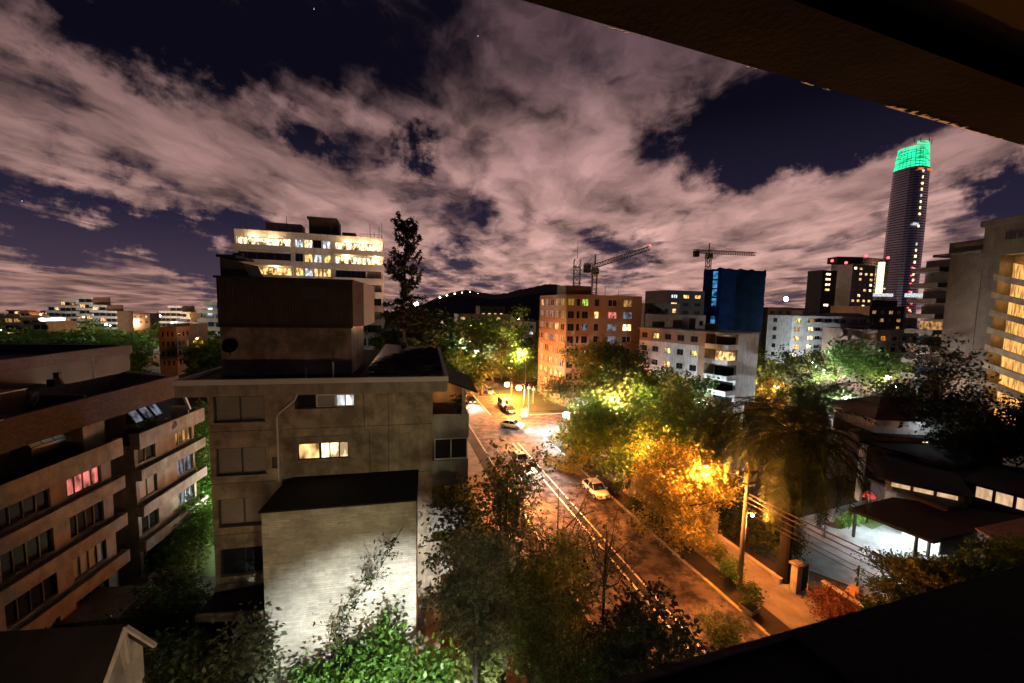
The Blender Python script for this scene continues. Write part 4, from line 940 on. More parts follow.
for i in range(2): window(rb,TF(-.3),x8+.3+i*1.6,x8+1.6+i*1.6,zh-3.6,zh-2.2,'glass_dark',rev=-.05)
for i in range(10):
    z=zl-1.6-i*fl;k=MB();xb=RB.front(918,270)[0]
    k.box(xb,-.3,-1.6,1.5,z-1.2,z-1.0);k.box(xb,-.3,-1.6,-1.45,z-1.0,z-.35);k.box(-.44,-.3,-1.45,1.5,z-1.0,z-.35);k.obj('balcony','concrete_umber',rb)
    k=MB();k.box(xb+.4,-.5,1.2,1.3,z-.99,z+1.2);k.obj('balcony_door',['glass_dark','curtain_grey','glass_dark','glass_dark','lit_dim'][i%5],rb)
k=MB();k.box(RB.front(918,270)[0]+.2,-.003,1.51,12,0,zl-1);k.obj('rear_wall','concrete_grey',rb)

# --- silhouettes between the towers (each its own block)
for i,a in enumerate([
 ('dark stepped block with one lit top window behind the brick and white block',(668,705),290,150,'dark_wall',3,3,[('glass_dark',5),('lit_warm',2),('lit_white',1)],None),
 ('dark low block with terraces directly behind the brick top storey',(645,680),303,125,'brown_wall',4,3,[('glass_dark',5),('lit_warm',2),('lit_cool',1)],None),
 ('grey house-like block with chimney boxes left of the blue tower',(676,706),315,110,'concrete_grey',4,2,[('glass_dark',5),('lit_cool',1)],None),
 ('low dark block with a single orange window right of the blue tower',(768,808),307,175,'dark_wall',5,2,[('glass_dark',6),('lit_warm',1)],None),
 ('dark flat block behind the rounded balconies of the white block',(870,905),306,150,'brown_wall',4,3,[('glass_dark',5),('lit_dim',2)],None),
 ('lower brown block with terrace and small lights beside the right balconies',(878,922),330,105,'brown_wall',4,3,[('glass_dark',4),('lit_dim',2),('lit_orange',1)],None),
 ('tan block glowing faintly above the central trees',(458,512),314,210,'tan_wall',6,3,[('glass_dark',3),('lit_warm',2),('lit_yellow',1)],None),
 ('pale small block with lit roof edge at the right of the central trees',(505,536),322,190,'offwhite_wall',4,3,[('glass_dark',4),('lit_warm',1),('lit_white',1)],None),
 ('dark block with a rooftop step, far behind the central trees',(480,505),306,260,'dark_wall',4,2,[('glass_dark',3),('lit_warm',2)],None)]):
    tower(a[0],a[1],a[2],a[3],16.5,a[4],a[5],a[6],a[7],L=14,seed=60+i,ns=0,fh=3,name='apartment_building')
# --- the far left quarter
def stepped(label,steps,depth,mat,seed,fh=3.0,name='apartment_building'):
    rg=random.Random(seed);x0,y0=steps[0][0],steps[0][2];p=P(x0,y0,depth);r=thing(name,label,'apartment building',(p[0],depth,0),10)
    fr=Fr(p[0],depth,10)
    for j,(a,b,y) in enumerate(steps):
        xa=fr.front(a,y)[0];xb,z=fr.front(b,y);o=.02*j
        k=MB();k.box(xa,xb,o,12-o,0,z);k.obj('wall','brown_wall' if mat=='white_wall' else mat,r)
        nfl=min(8,int(z/fh))
        for f in range(nfl):
            zz=z-f*fh;k=MB();k.box(xa-.4,xb+.4,-1.2-o,-.003,zz-1.1,zz+.05);k.obj('balcony',mat,r)
            for c in range(2):
                u=xa+(xb-xa)*(.08+.48*c);g=pick(rg,[('glass_dark',12),('lit_warm',.8),('lit_cool',1),('lit_dim',1)])
                MB().box(u,u+(xb-xa)*.36,-.12+o-.02*j-.0,-.01,zz-2.7,zz-1.15).obj('window',g,r)
    return r
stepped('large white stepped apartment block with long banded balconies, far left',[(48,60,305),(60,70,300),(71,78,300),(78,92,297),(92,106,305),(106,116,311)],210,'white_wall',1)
stepped('long low white block with bands at the far left edge',[(4,22,316),(22,40,318)],170,'offwhite_wall',2)
stepped('brown boxy block between the long low one and the stepped white one',[(33,48,322)],150,'tan_wall',3)
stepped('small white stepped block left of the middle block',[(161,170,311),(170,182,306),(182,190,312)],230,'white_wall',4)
stepped('brown block with roof terraces just left of the corrugated roof box',[(200,206,310),(206,222,302)],140,'tan_wall',5)
stepped('distant banded block at the left end of the skyline',[(8,20,310),(20,30,312)],300,'offwhite_wall',6)
flat_block('apartment_building','tan four storey block with rows of small windows among the trees, left','apartment building',176,327,115,158,12,14,190,2.8,3,3,.45,.5,'tan_wall',7,[('glass_dark',8),('lit_dim',1)],par=.6)
bx_=flat_block('apartment_building','squat tan penthouse block behind the tan four storey one, left','apartment building',190,324,123,170,12,10,None,2.8,2,0,.45,.5,'tan_wall',9,[('glass_dark',3)],par=.4)
rg=random.Random(77)
for i in range(34):
    x=rg.uniform(-10,235) if i<20 else rg.uniform(400,910);d=rg.uniform(230,520);yt=(308 if x<300 else 312)+rg.uniform(2,9)
    if x>690 : yt=314+rg.uniform(0,6)
    flat_block('low_house','small dim distant building with a few lit windows between treetops','building',x,yt,d,x+rg.uniform(8,22),16.5,12,None,3.2,3,0,.4,.4,rg.choice(['brown_wall','offwhite_wall','tan_wall','dark_wall','brown_wall']),i,[('glass_dark',4),('lit_warm',1.2),('lit_bright',.5),('lit_white',.5)],par=.3,group='small distant buildings between treetops',mull=0,maxrows=2)
for i in range(44):
    x=rg.uniform(0,235) if i<26 else rg.uniform(395,840);d=rg.uniform(120,420);y=(318 if x<300 else 322)+rg.uniform(-4,16)
    p=P(x,y,d);s=d/300*rg.uniform(.35,.8)
    o=MB().lathe([(.05,-.5),(.5,-.3),(.6,.2),(.3,.5)],n=8).obj('distant_lamp',rg.choice(['lamp_warm','lamp_orange','lamp_white','lamp_warm']));o.location=p;o.scale=(s,s,s)
    tag(o,'tiny street light glowing in the far quarter','street light','far street lights')
    if i%2==0: lamp('lamp_light',None,(p[0],p[1]-2,p[2]+1),22000*(d/250)**1.3,rg.choice([WRM,ORG,WHT]),.5)
o=MB().lathe([(.1,0),(1.2,.5),(1.2,2),(.1,2.6)],n=10).obj('floodlight','lamp_white');o.location=P(786,301,420);o.scale=(1.6,)*3;tag(o,'bright white floodlight on a distant roof right of the blue tower','floodlight')
o=MB().lathe([(.1,0),(.6,.3),(.6,.9),(.1,1.2)],n=10).obj('floodlight','lamp_white');o.location=P(416,306,120);o.scale=(1.0,)*3;tag(o,'bright white floodlight among the trees beside the tall thin conifer','floodlight')
# ================================================================ STREET THINGS
def street_lamp(label,px,py,depth,kind='orange',power=4000,h=None,arm=1.2,dirx=-1,base=None,rad=.2,group=None):
    t=P(px,py,depth);col={'orange':ORG,'warm':WRM,'white':WHT}[kind];r=thing('street_lamp',label,'street lamp',(t[0]-dirx*arm*ST.X[0],t[1]-dirx*arm*ST.X[1],0),16.5,group)
    z=t[2];ax=dirx*arm
    MB().tube([(0,0,0),(0,0,z*.5),(0,0,z+.1),(ax*.4,0,z+.35),(ax,0,z+.3)],[.1,.085,.06,.045,.04],8).obj('pole','pole_concrete',r,True)
    MB().hexa([(ax-.45,-.14,z+.08),(ax+.25,-.14,z+.08),(ax+.25,.14,z+.08),(ax-.45,.14,z+.08),(ax-.35,-.1,z+.34),(ax+.2,-.1,z+.34),(ax+.2,.1,z+.34),(ax-.35,.1,z+.34)]).obj('lamp_head','steel_grey',r)
    MB().lathe([(.05,-1.5*rad),(rad*.8,-1.2*rad),(rad,-.6*rad),(rad*.8,-.05*rad),(.05,.06)],(ax,0,z),12).obj('bulb','lamp_'+kind,r)
    lamp('lamp_light',r,(ax,0,z-.35-1.5*rad),power,col,.15);return r
street_lamp('bright orange street lamp, the nearer of the two by the parked cars up the street',519,386,80,'orange',42000,rad=.6)
street_lamp('orange street lamp farther up the street, behind the nearer orange one',507,383,94,'orange',42000,rad=.6)
street_lamp('dim orange street lamp half hidden in the trees up the street',498,364,118,'orange',40000,rad=.22)
street_lamp('dazzling white street lamp at the street corner below the green tree',566,413,68,'white',20000,arm=.6,rad=.55)
street_lamp('orange street lamp among the trees behind the palm',777,385,95,'orange',50000,rad=.6)
street_lamp('orange street lamp low in the canopy beside the white lamp corner',612,398,62,'warm',34000,rad=.15)  # lamp added behind the leaves to light the big green crown
street_lamp('white street lamp on the grey post above the lower villa roofs',866,408,60,'white',4000,arm=.3,rad=.42)
street_lamp('pinkish street lamp high above the villa trees',888,376,100,'warm',16000,rad=.65)
street_lamp('white street lamp just below the pinkish one above the villa trees',894,384,104,'white',10000,rad=.6)
# unseen lamp assumed in the dark tree for the orange light on the road
street_lamp('orange street lamp half hidden in the dark tree over the street centre',648,446,43,'orange',32000,arm=2.6,rad=.16)
street_lamp('orange street lamp behind the dense foreground tree at the left kerb',548,590,21,'orange',3000,arm=1.0,dirx=1,rad=.03)  # hidden lamp added to backlight the foreground leaves
street_lamp('street lamp beside the large white stepped block, left one',66,322,178,'warm',15000,rad=.4)  # this lamp and the next two are added to brighten the far blocks
street_lamp('street lamp beside the large white stepped block, right one',106,324,182,'white',50000,rad=.4)
street_lamp('street lamp in front of the small white stepped block',172,322,205,'warm',45000,rad=.4)
street_lamp('street lamp between the tan block and the brown terraced block',197,338,112,'orange',1500,rad=.2)
street_lamp('white street lamp standing before the rounded balcony block',812,362,112,'white',22000,rad=.3)  # added to whiten the balcony block behind it
street_lamp('white street lamp deep in the green trees up the street',468,356,92,'white',24000,rad=.15)  # added, like the next lamp, to bring out the green of the avenue trees
street_lamp('warm street lamp deep in the green trees beside the brick tower',522,350,112,'warm',34000,rad=.2)
street_lamp('orange street lamp at the left kerb behind the twiggy foreground trees',533,468,42,'orange',11000,arm=1.0,dirx=1,rad=.12)  # unseen lamp added for more orange light on the left of the road
street_lamp('warm street lamp in the court behind the dark villa roof and palm',846,398,76,'white',14000,rad=.25)
street_lamp('warm street lamp between the dark trees left of the ochre pilaster',925,400,74,'warm',7000,rad=.25)  # lamp added to lift the dark area behind the villas
street_lamp('white street lamp glowing through the trees right of the rounded balconies',835,385,88,'white',26000,rad=.2)
street_lamp('warm street lamp lighting the green tree below the rounded balcony block',742,392,84,'warm',26000,rad=.2)
street_lamp('warm street lamp at the foot of the brick and white block',700,402,66,'white',6000,rad=.15)
# utility pole with low lamp and wires
p=G(739,590);up=thing('utility_pole','tall concrete utility pole with cross-arm and a small lit lamp, beside the round planter','utility pole',(p[0],p[1],0),16.5)
MB().tube([(0,0,0),(0,0,5),(.02,0,10.4)],[.19,.16,.12],10).obj('pole','pole_concrete',up,True)
k=MB();k.box(-1.0,1.0,-.06,.06,9.6,9.75);k.box(-.8,.8,-.06,.06,8.7,8.82)
for x in (-.9,-.4,.4,.9): k.tube([(x,0,9.75),(x,0,9.95)],.04,5)
k.obj('cross_arm','steel_dark',up)
k=MB();k.tube([(.1,0,6.2),(.5,0,6.35),(.78,0,6.25)],.03,6);k.obj('lamp_arm','steel_grey',up)
MB().lathe([(.05,-.12),(.13,-.04),(.14,.05),(.05,.1)],(.78,0,6.1),10).obj('bulb','lamp_warm',up)
lamp('lamp_light',up,(.78,-.05,5.8),3500,ORG,.1)
q=np.array(P(706,466,30.2));lx,ly=Fr(p[0],p[1],16.5).loc(q[0],q[1])  # orange lamp on a long arm, assumed from the golden glow of the tree
MB().tube([(0,0,q[2]-.5),(lx*.5,ly*.5,q[2]+.25),(lx,ly,q[2]+.3)],[.05,.045,.035],6).obj('long_lamp_arm','steel_dark',up)
MB().hexa([(lx-.3,ly-.13,q[2]+.08),(lx+.3,ly-.13,q[2]+.08),(lx+.3,ly+.13,q[2]+.08),(lx-.3,ly+.13,q[2]+.08),(lx-.25,ly-.1,q[2]+.34),(lx+.2,ly-.1,q[2]+.34),(lx+.2,ly+.1,q[2]+.34),(lx-.25,ly+.1,q[2]+.34)]).obj('lamp_head','steel_grey',up)
MB().lathe([(.03,-.12),(.12,-.04),(.13,.05),(.05,.06)],(lx,ly,q[2]),10).obj('bulb','lamp_orange',up)
lamp('lamp_light',up,(lx,ly,q[2]-.35),16000,ORG,.15)
MB().lathe([(.2,0),(.26,.1),(.26,.8),(.2,.9)],(.35,.0,7.6),12).obj('transformer','steel_grey',up)
wtop=np.array((p[0],p[1],0.))
def wire(label,a,b,sag,r=.022,grp='wires strung along the street'):
    a=np.array(a,float);b=np.array(b,float);pts=[]
    for i in range(13):
        t=i/12;q=a+(b-a)*t;q[2]-=sag*4*t*(1-t);pts.append(q-a)
    o=MB().tube(pts,r,4).obj('overhead_wire','cable_black');o.location=a;tag(o,label,'wire',grp)
X=np.array((*ST.X,0));Y=np.array((*ST.Y,0))
for j in range(7):
    zz=8.0-.28*(j//2) if j<5 else 6.9-.2*(j-5);off=X*(.15*(j%2)-.05*j)
    wire('thin black wire sagging from the utility pole toward the viewpoint',wtop+off+(0,0,zz),wtop+off*2-Y*17+X*(5.5+.25*j)+(0,0,zz-.7-.2*j),.5,.028)
    if j<4: wire('thin black wire running up the street from the utility pole',wtop+off+(0,0,zz+1.4),wtop+off+Y*38+(0,0,zz+1.2),.9)
# timber poles up the street
for px,yt,yb,lab in ((528,384,417,'slim pale pole standing at the corner lawn up the street'),(533,386,404,'thin sign pole on the corner lawn up the street')):
    b=G(px,yb);t=P(px,yt,b[1]);r=thing('post',lab,'post',(b[0],b[1],0));MB().tube([(0,0,0),(0,0,t[2])],[.13,.08],8).obj('pole','pole_concrete',r)
    MB().box(-.35,.35,-.16,-.12,t[2]-1.0,t[2]-.5).obj('sign_plate','offwhite_wall',r)
# --- cars
def car(label,e,s,paint,rz=0,L=4.3,W=1.78,H=1.46,van=False,grp='cars parked along the street',lights=False):
    w=ST.w(e,s);r=thing('parked_car',label,'car',(w[0],w[1],0),16.5+rz,grp)   # length along local y
    h=L/2;n=13;ys=[-h+L*i/(n-1) for i in range(n)]
    def up_(t): # bonnet/boot deck height along the length, front is -y
        return .62+.30*min(1,t/.08)*(1 if t<.9 else .96) if t<.5 else .93-.18*max(0,(t-.9)/.1)
    k=MB();sec=[]
    for i,y in enumerate(ys):
        t=i/(n-1);zt=up_(t);hw=W/2*(1-.22*abs(2*t-1)**5);zb=.26+.06*abs(2*t-1)**4
        sec.append([(-hw*.86,y,zb),(-hw,y,zb+.16),(-hw*1.0,y,.6),(-hw*.94,y,zt-.04),(-hw*.8,y,zt),(hw*.8,y,zt),(hw*.94,y,zt-.04),(hw,y,.6),(hw,y,zb+.16),(hw*.86,y,zb)])
    m=10;k.v=[q for s_ in sec for q in s_]
    k.f=[(i*m+j,i*m+(j+1)%m,(i+1)*m+(j+1)%m,(i+1)*m+j) for i in range(n-1) for j in range(m)]+[tuple(range(m))[::-1],tuple((n-1)*m+j for j in range(m))];k.m=[0]*len(k.f)
    k.obj('body',paint,r,True)
    # greenhouse: glass sides and painted roof
    a0,a1,b0,b1=(-h+.15*L,-h+.24*L,h-.05*L,h-.02*L) if van else (-h+.24*L,-h+.40*L,h-.26*L,h-.09*L)
    hb,ht=W/2*.88,W/2*.70
    k=MB().hexa([(-hb,a0,.9),(hb,a0,.9),(hb,b1,.9),(-hb,b1,.9),(-ht,a1,H-.06),(ht,a1,H-.06),(ht,b0,H-.06),(-ht,b0,H-.06)]);k.obj('windows','car_glass',r)
    k=MB().hexa([(-ht-.02,a1-.03,H-.06+.002),(ht+.02,a1-.03,H-.058),(ht+.02,b0+.03,H-.058),(-ht-.02,b0+.03,H-.058),(-ht*.9,a1+.1,H),(ht*.9,a1+.1,H),(ht*.9,b0-.1,H),(-ht*.9,b0-.1,H)])
    for sx in (-1,1):
        for (y0,y1) in ((a0,a1),((a1+b0)/2,(a1+b0)/2),(b1,b0)):
            k.tube([(sx*(hb+.005),y0,.9),(sx*(ht+.01),y1,H-.05)],.035,4)
    k.obj('roof',paint,r)
    for sx in (-1,1):
        for sy in (-h+.19*L,h-.19*L):
            o=MB().lathe([(.2,-.1),(.31,-.1),(.33,-.06),(.33,.06),(.31,.1),(.2,.1)],n=18).obj('wheel','tyre',r,True);o.rotation_euler=(0,R(90),0);o.location=(sx*(W/2-.09),sy,.33)
            MB().lathe([(.02,-.105),(.2,-.108),(.21,0),(.2,.108),(.02,.105)],n=14).obj('rim','rim',o)
        MB().box(sx*W*.27-.2,sx*W*.27+.2,-h-.005,-h+.08,.58,.74).obj('headlight','rim' if not lights else 'headlamp',r)
        MB().box(sx*W*.30-.16,sx*W*.30+.16,h-.07,h+.008,.66,.84).obj('taillight','car_red',r)
        MB().box(sx*(W/2+.0),sx*(W/2+.17),a0+.15,a0+.27,.92,1.04).obj('mirror',paint,r)
    MB().box(-.26,.26,-h-.02,-h+.02,.36,.47).obj('number_plate','sign_white',r)
    return r
car('white hatchback parked at the right kerb half way up the street',22.9,41.0,'car_white',H=1.5)
car('dark car with roof partly hidden by bare branches, parked at the left kerb below',14.35,28.6,'car_dark')
car('light van parked up the street beyond the corner',22.9,83,'car_white',van=True,H=1.9,L=4.8)
car('dark car parked directly in front of the light van up the street',22.9,78.2,'car_dark')
car('silver car parked farthest up the street',22.9,97,'car_silver')
car('silver car parked at the left side of the street behind the canopy corner',14.4,84,'car_silver')
car('red car parked at the left side of the street beyond the silver one',14.4,91,'car_red')
def trail_car(label,e,s,paint,rz):  # cars added in place of light trails; their headlights brighten the road
    c=car(label,e,s,paint,rz,grp=None,lights=True)
    for sx in (-.5,.5): lamp('headlight_beam',c,(sx,-2.25,.68),3500,(1,.93,.78),.05,'SPOT',75,(R(78),0,R(180)))
trail_car('pale car with lit headlights driving toward the viewpoint on the centre street',17.0,52,'car_silver',0)
trail_car('dark car with lit headlights on the street beyond the corner lamp',16.6,88,'car_dark',0)
trail_car('white car with lit headlights turning at the junction under the white lamp',20.5,68,'car_white',50)
car('grey car at the kerb of the cross street near the white lamp',33,64,'car_silver',rz=90)
car('dark car in the second row of the cross street, left quarter gap',-19,66,'car_dark',rz=80)
# --- walls and gates on the right side
def garden_wall(label,p,q,h,mat,t=.25,z0=0,cap=True,grp=None):
    d=math.hypot(q[0]-p[0],q[1]-p[1]);a=math.degrees(math.atan2(q[1]-p[1],q[0]-p[0]));r=thing('garden_wall',label,'wall',(p[0],p[1],z0),a,grp)
    bx(0,d,-t/2,t/2,0,h).obj('wall_panel',mat,r)
    if cap: bx(-.03,d+.03,-t/2-.05,t/2+.05,h+.002,h+.09).obj('coping','kerb_stone',r)
    return r
garden_wall('pale plastered garden wall behind the golden tree',ST.w(29.9,29.6),ST.w(29.9,60),2.3,'garden_wall')
garden_wall('low stone wall footing along the pavement toward the gate pillar',ST.w(29.9,22.9),ST.w(29.9,29.4),.45,'garden_wall')
g=G(795,592);L_=ST.loc(g[0],g[1])
r=thing('gate_pillar','square pale gate pillar with a flat projecting cap beside the pavement','pillar',(g[0],g[1],0),16.5)
bx(-.26,.26,-.26,.26,0,2.25).obj('shaft','garden_wall',r);bx(-.4,.4,-.4,.4,2.252,2.42).obj('cap','concrete_pink',r);bx(-.3,.3,-.3,.3,2.422,2.5).obj('cap_block','concrete_pink',r)
bx(.262,1.2,-.05,.05,0,2.1).obj('gate_leaf','steel_dark',r)
g=G(851,612);r=thing('gate_pillar','orange lit gate pillar crowned by two carved gable stones, at the driveway','pillar',(g[0],g[1],0),30)
bx(-.45,.45,-.3,.3,0,1.35).obj('shaft','terracotta',r);bx(-.6,.6,-.42,.42,1.352,1.5).obj('cap','terracotta',r)
k=MB()
for s in (-1,1):k.hexa([(s*.32-.25,-.28,1.5),(s*.32+.25,-.28,1.5),(s*.32+.25,.28,1.5),(s*.32-.25,.28,1.5),(s*.32-.05,-.25,1.95),(s*.32+.05,-.25,1.95),(s*.32+.05,.25,1.95),(s*.32-.05,.25,1.95)])
k.obj('carved_top','terracotta',r)
g=G(856,597);r=thing('sign_post','dark metal post carrying a small round white sign at the driveway edge','sign',(g[0],g[1],0),0)
MB().tube([(0,0,0),(0,0,2.6)],.06,6).obj('pole','steel_dark',r);o=MB().lathe([(.01,0),(.24,0),(.24,.03),(.01,.03)],n=18).obj('sign_plate','sign_white',r);o.rotation_euler=(R(90),0,0);o.location=(-.2,-.08,1.55)
bx(-.30,-.1,-.125,-.113,1.5,1.6).obj('sign_symbol','steel_dark',r)
g=G(749,612);r=thing('planter','chipped square stone planter at the kerb beside the utility pole','planter',(g[0],g[1],0),30)
k=MB();k.hexa([(-.42,-.42,0),(.42,-.42,0),(.42,.42,0),(-.42,.42,0),(-.52,-.52,.5),(.52,-.52,.5),(.52,.52,.5),(-.52,.52,.5)]);k.obj('box','kerb_stone',r);bx(-.46,.46,-.46,.46,.503,.52).obj('soil_fill','soil',r)
bush('planter_shrub','round green shrub growing in the stone planter',  'shrub',g[0],g[1],1.4,1.5,leaf=.1,n=900,mat='leaf_olive',seed=71,z0=.45)
g=G(745,592);bush('street_shrub','dark shrub at the foot of the utility pole','shrub',g[0]-.6,g[1]+1.2,1.6,1.5,leaf=.1,n=900,mat='leaf_green',seed=72)
g=G(732,575);bush('street_shrub','small olive shrub on the verge between golden tree and utility pole','shrub',g[0],g[1],1.6,1.2,leaf=.1,n=900,mat='leaf_olive',seed=73)
g=G(716,565);bush('street_shrub','low shrub beside the trunk of the golden tree','shrub',g[0]+.3,g[1]+.3,1.0,1.3,leaf=.1,n=600,mat='leaf_olive',seed=74)
g=G(832,622);bush('flowering_shrub','rusty red rounded shrub in front of the carved gate pillar','shrub',g[0],g[1],2.6,1.4,leaf=.09,n=3000,mat='leaf_red',seed=75,z0=.3)
g=G(722,648);bush('street_shrub','bright olive shrub on the verge close to the black parapet','shrub',g[0],g[1],2.4,1.5,leaf=.11,n=1800,mat='leaf_olive',seed=76)
# verge hedge line under the golden tree
for i,(e,s_,w_,h_) in enumerate(((25.2,30,1.3,1.0),(25.4,33,1.6,1.3),(25.2,36.5,1.8,1.1),(25.3,40,1.5,1.5),(25.6,44.5,2.0,1.6))):
    w=ST.w(e,s_);bush('verge_shrub','dark shrub planted on the verge under the golden tree','shrub',w[0],w[1],w_,h_,leaf=.11,n=900,mat='leaf_dark',seed=80+i,group='verge shrubs under the golden tree')
# litter bins / people-sized bits by corner
g=G(519,417);r=thing('white_cabinet','small pale utility cabinet beside the slim pole on the corner lawn','cabinet',(g[0]+1,g[1],0));bx(-.6,.6,-.4,.4,0,1.5).obj('box','offwhite_wall',r);bx(-.66,.66,-.46,.46,1.502,1.6).obj('lid','concrete_grey',r);bx(-.02,.02,-.42,-.402,.1,1.4).obj('door_gap','frame_dark',r)
# corner fence under the white lamp
def rail_fence(label,p,q,h,n,mat='steel_dark'):
    d=math.hypot(q[0]-p[0],q[1]-p[1]);a=math.degrees(math.atan2(q[1]-p[1],q[0]-p[0]));r=thing('railing',label,'fence',(p[0],p[1],0),a)
    k=MB();k.box(0,d,-.03,.03,h-.1,h-.04);k.box(0,d,-.03,.03,.15,.21)
    for i in range(n): x=d*(i+.5)/n;k.box(x-.02,x+.02,-.02,.02,0,h)
    k.obj('bars',mat,r);return r
rail_fence('metal railing on the lawn corner under the dazzling white lamp',ST.w(25.5,77),ST.w(40,77),1.6,70)
rail_fence('dark railing across the driveway between the two gate pillars',(G(798,592)[0]+.9,G(798,592)[1]+.2),(G(846,606)[0],G(846,606)[1]),1.7,40)

# --- villas on the lower right
def G3(px,py,z): return np.array(G(px,py,z))
def flat_roof(label,cat,corners,z,t=.3,wall='dark_wall',roof='roof_felt',posts=False,name='garage',inset=.5):
    c=[G3(x,y,z) for x,y in corners];o=c[0];r=thing(name,label,cat,(o[0],o[1],0));pv=[(q[0]-o[0],q[1]-o[1]) for q in c]
    ar=sum(pv[i][0]*pv[(i+1)%4][1]-pv[(i+1)%4][0]*pv[i][1] for i in range(4))
    if ar<0: pv=pv[::-1]
    MB().prism(pv,z-t,z).obj('roof',roof,r);cx=sum(q[0] for q in pv)/4;cy=sum(q[1] for q in pv)/4
    if wall: 
        ins=[(cx+(x-cx)*.93,cy+(y-cy)*.93) for x,y in pv];MB().prism(ins,0,z-t-.002).obj('wall',wall,r)
    return r,pv,o
# carport
r,pv,o=flat_roof('wide black flat carport roof over a brilliantly lit driveway','carport',[(849,508),(934,541),(1030,517),(893,497)],3.1,.28,wall=None,name='carport')
for px,py in ((917,536),(931,528),(856,510),(985,516)):
    q=G3(px,py,2.8)-o;k=MB();k.box(q[0]-.09,q[0]+.09,q[1]-.09,q[1]+.09,0,2.8);k.obj('post','steel_dark',r)
a=G3(902,517,2.6)-o;b=G3(940,534,2.6)-o;a0=(a[0]+1.2,a[1]+1.0);b0=(b[0]+1.2,b[1]+1.0)
dx,dy=b0[0]-a0[0],b0[1]-a0[1];l=math.hypot(dx,dy);nx,ny=-dy/l,dx/l
k=MB();k.prism([(a0[0],a0[1]),(b0[0],b0[1]),(b0[0]+nx*.2,b0[1]+ny*.2),(a0[0]+nx*.2,a0[1]+ny*.2)],.0,2.75);k.obj('rear_wall','white_wall',r)
k=MB()
for t in (.12,.5,.86): 
    x=a0[0]+dx*t-nx*1.0;y=a0[1]+dy*t-ny*1.0;k.box(x-.5,x+.5,y-.06,y+.06,2.70,2.78)
k.obj('ceiling_light','lamp_white',r)
for t in (.1,.55,.9):
    x=a0[0]+dx*t-nx*1.3;y=a0[1]+dy*t-ny*1.3;lamp('carport_light',r,(x,y,2.55),800,(.85,1,.95),.25)
q=G3(868,512,2.6)-o;lamp('carport_light',r,(q[0],q[1],2.5),700,(.85,.97,1),.25)
flat_roof('dark flat garage roof behind the carport, with a low skylight edge','garage',[(868,478),(948,508),(972,500),(905,470)],3.6,.3,name='garage')
# two lit clerestory strips
def strip_house(label,p0,p1,ztop,h,back,n,glass,seed,roofz=.35):
    a=G3(*p0,ztop-h/2);b=G3(*p1,ztop-h/2);d=math.hypot(b[0]-a[0],b[1]-a[1]);an=math.degrees(math.atan2(b[1]-a[1],b[0]-a[0]))
    r=thing('villa',label,'house',(a[0],a[1],0),an);k=MB();hs=[(d*i/n+.06,d*(i+1)/n-.06,ztop-h,ztop-.05) for i in range(n)]
    holes(k,TF(),-.3,d+.3,0,ztop,hs,.15);k.add([(-.3,0,0),(-.3,back,0),(-.3,back,ztop),(-.3,0,ztop)],[(3,2,1,0)]);k.add([(d+.3,0,0),(d+.3,back,0),(d+.3,back,ztop),(d+.3,0,ztop)],[(0,1,2,3)]);k.obj('wall','brown_wall',r)
    for w_ in hs: window(r,TF(),*w_,glass,'frame_dark',rev=.15,mull=0)
    bx(-1,d+1,-.12,back+.5,ztop+.003,ztop+roofz*.6).obj('roof','roof_felt',r);return r,d
strip_house('dark long villa with a narrow strip of lit ochre clerestory windows',(890,484),(960,499),4.2,.62,7,3,'lit_panel',1)
strip_house('dark villa with large pale lit panels at the right edge',(974,491),(1060,515),4.0,1.35,8,4,'lit_panel',2)
# villa with white upper wall and arched lit window
a=G3(876,446,3.2);b=G3(990,452,3.2);d=math.hypot(b[0]-a[0],b[1]-a[1]);an=math.degrees(math.atan2(b[1]-a[1],b[0]-a[0]))
vr=thing('villa','two storey villa with white upper wall and a small arched lit window','house',(a[0],a[1],0),an);VF=Fr(a[0],a[1],an)
def vh(x0,x1,y0,y1):
    p=VF.front(x0,y1);q=VF.front(x1,y0);return (p[0],q[0],p[1],q[1])
hl=[vh(922,931,442,447.5),vh(947,951,449,454),vh(953,961,447,457),vh(963,967,451,457)];zt_=VF.front(920,436)[1];zq=VF.front(920,421)[1]
k=MB();holes(k,TF(),0,d,0,zt_,hl,.2);k.add([(0,0,0),(0,9,0),(0,9,zt_),(0,0,zt_)],[(3,2,1,0)]);k.obj('lower_wall','brown_wall',vr)
hu=[vh(954,962,424,433)];k=MB();holes(k,TF(.5),0,d,zt_+.01,zq,hu,.2);k.add([(0,.5,zt_),(0,9,zt_),(0,9,zq),(0,.5,zq)],[(3,2,1,0)]);k.obj('upper_wall','white_wall',vr)
for i,h_ in enumerate(hl): window(vr,TF(),*h_,'lit_bright' if i!=2 else 'lit_warm','frame_dark',rev=.2)
c=hl[2];k=MB();xc=(c[0]+c[1])/2;rr=(c[1]-c[0])/2;k.add([(xc,-.01,c[3])]+[(xc+rr*math.cos(math.pi*j/8),-.01,c[3]+rr*.7*math.sin(math.pi*j/8)) for j in range(9)],[(0,j+1,j+2) for j in range(8)]);k.obj('window_arch','lit_warm',vr)
window(vr,TF(.5),*hu[0],'glass_dark','frame_dark',rev=.2)
k=MB();k.hexa([(-1,-.6,zq),(d+1,-.6,zq),(d+1,9.5,zq),(-1,9.5,zq),(3,4,zq+2.4),(d-3,4,zq+2.4),(d-3,5.5,zq+2.4),(3,5.5,zq+2.4)]);k.obj('hip_roof','roof_tile',vr)
k=MB();k.box(-.6,d+.6,-.9,.48,zt_-.15,zt_);k.obj('porch_roof','roof_felt',vr)
lamp('eaves_light',vr,(d*.4,-1.5,zq-.4),160,WHT,.2)
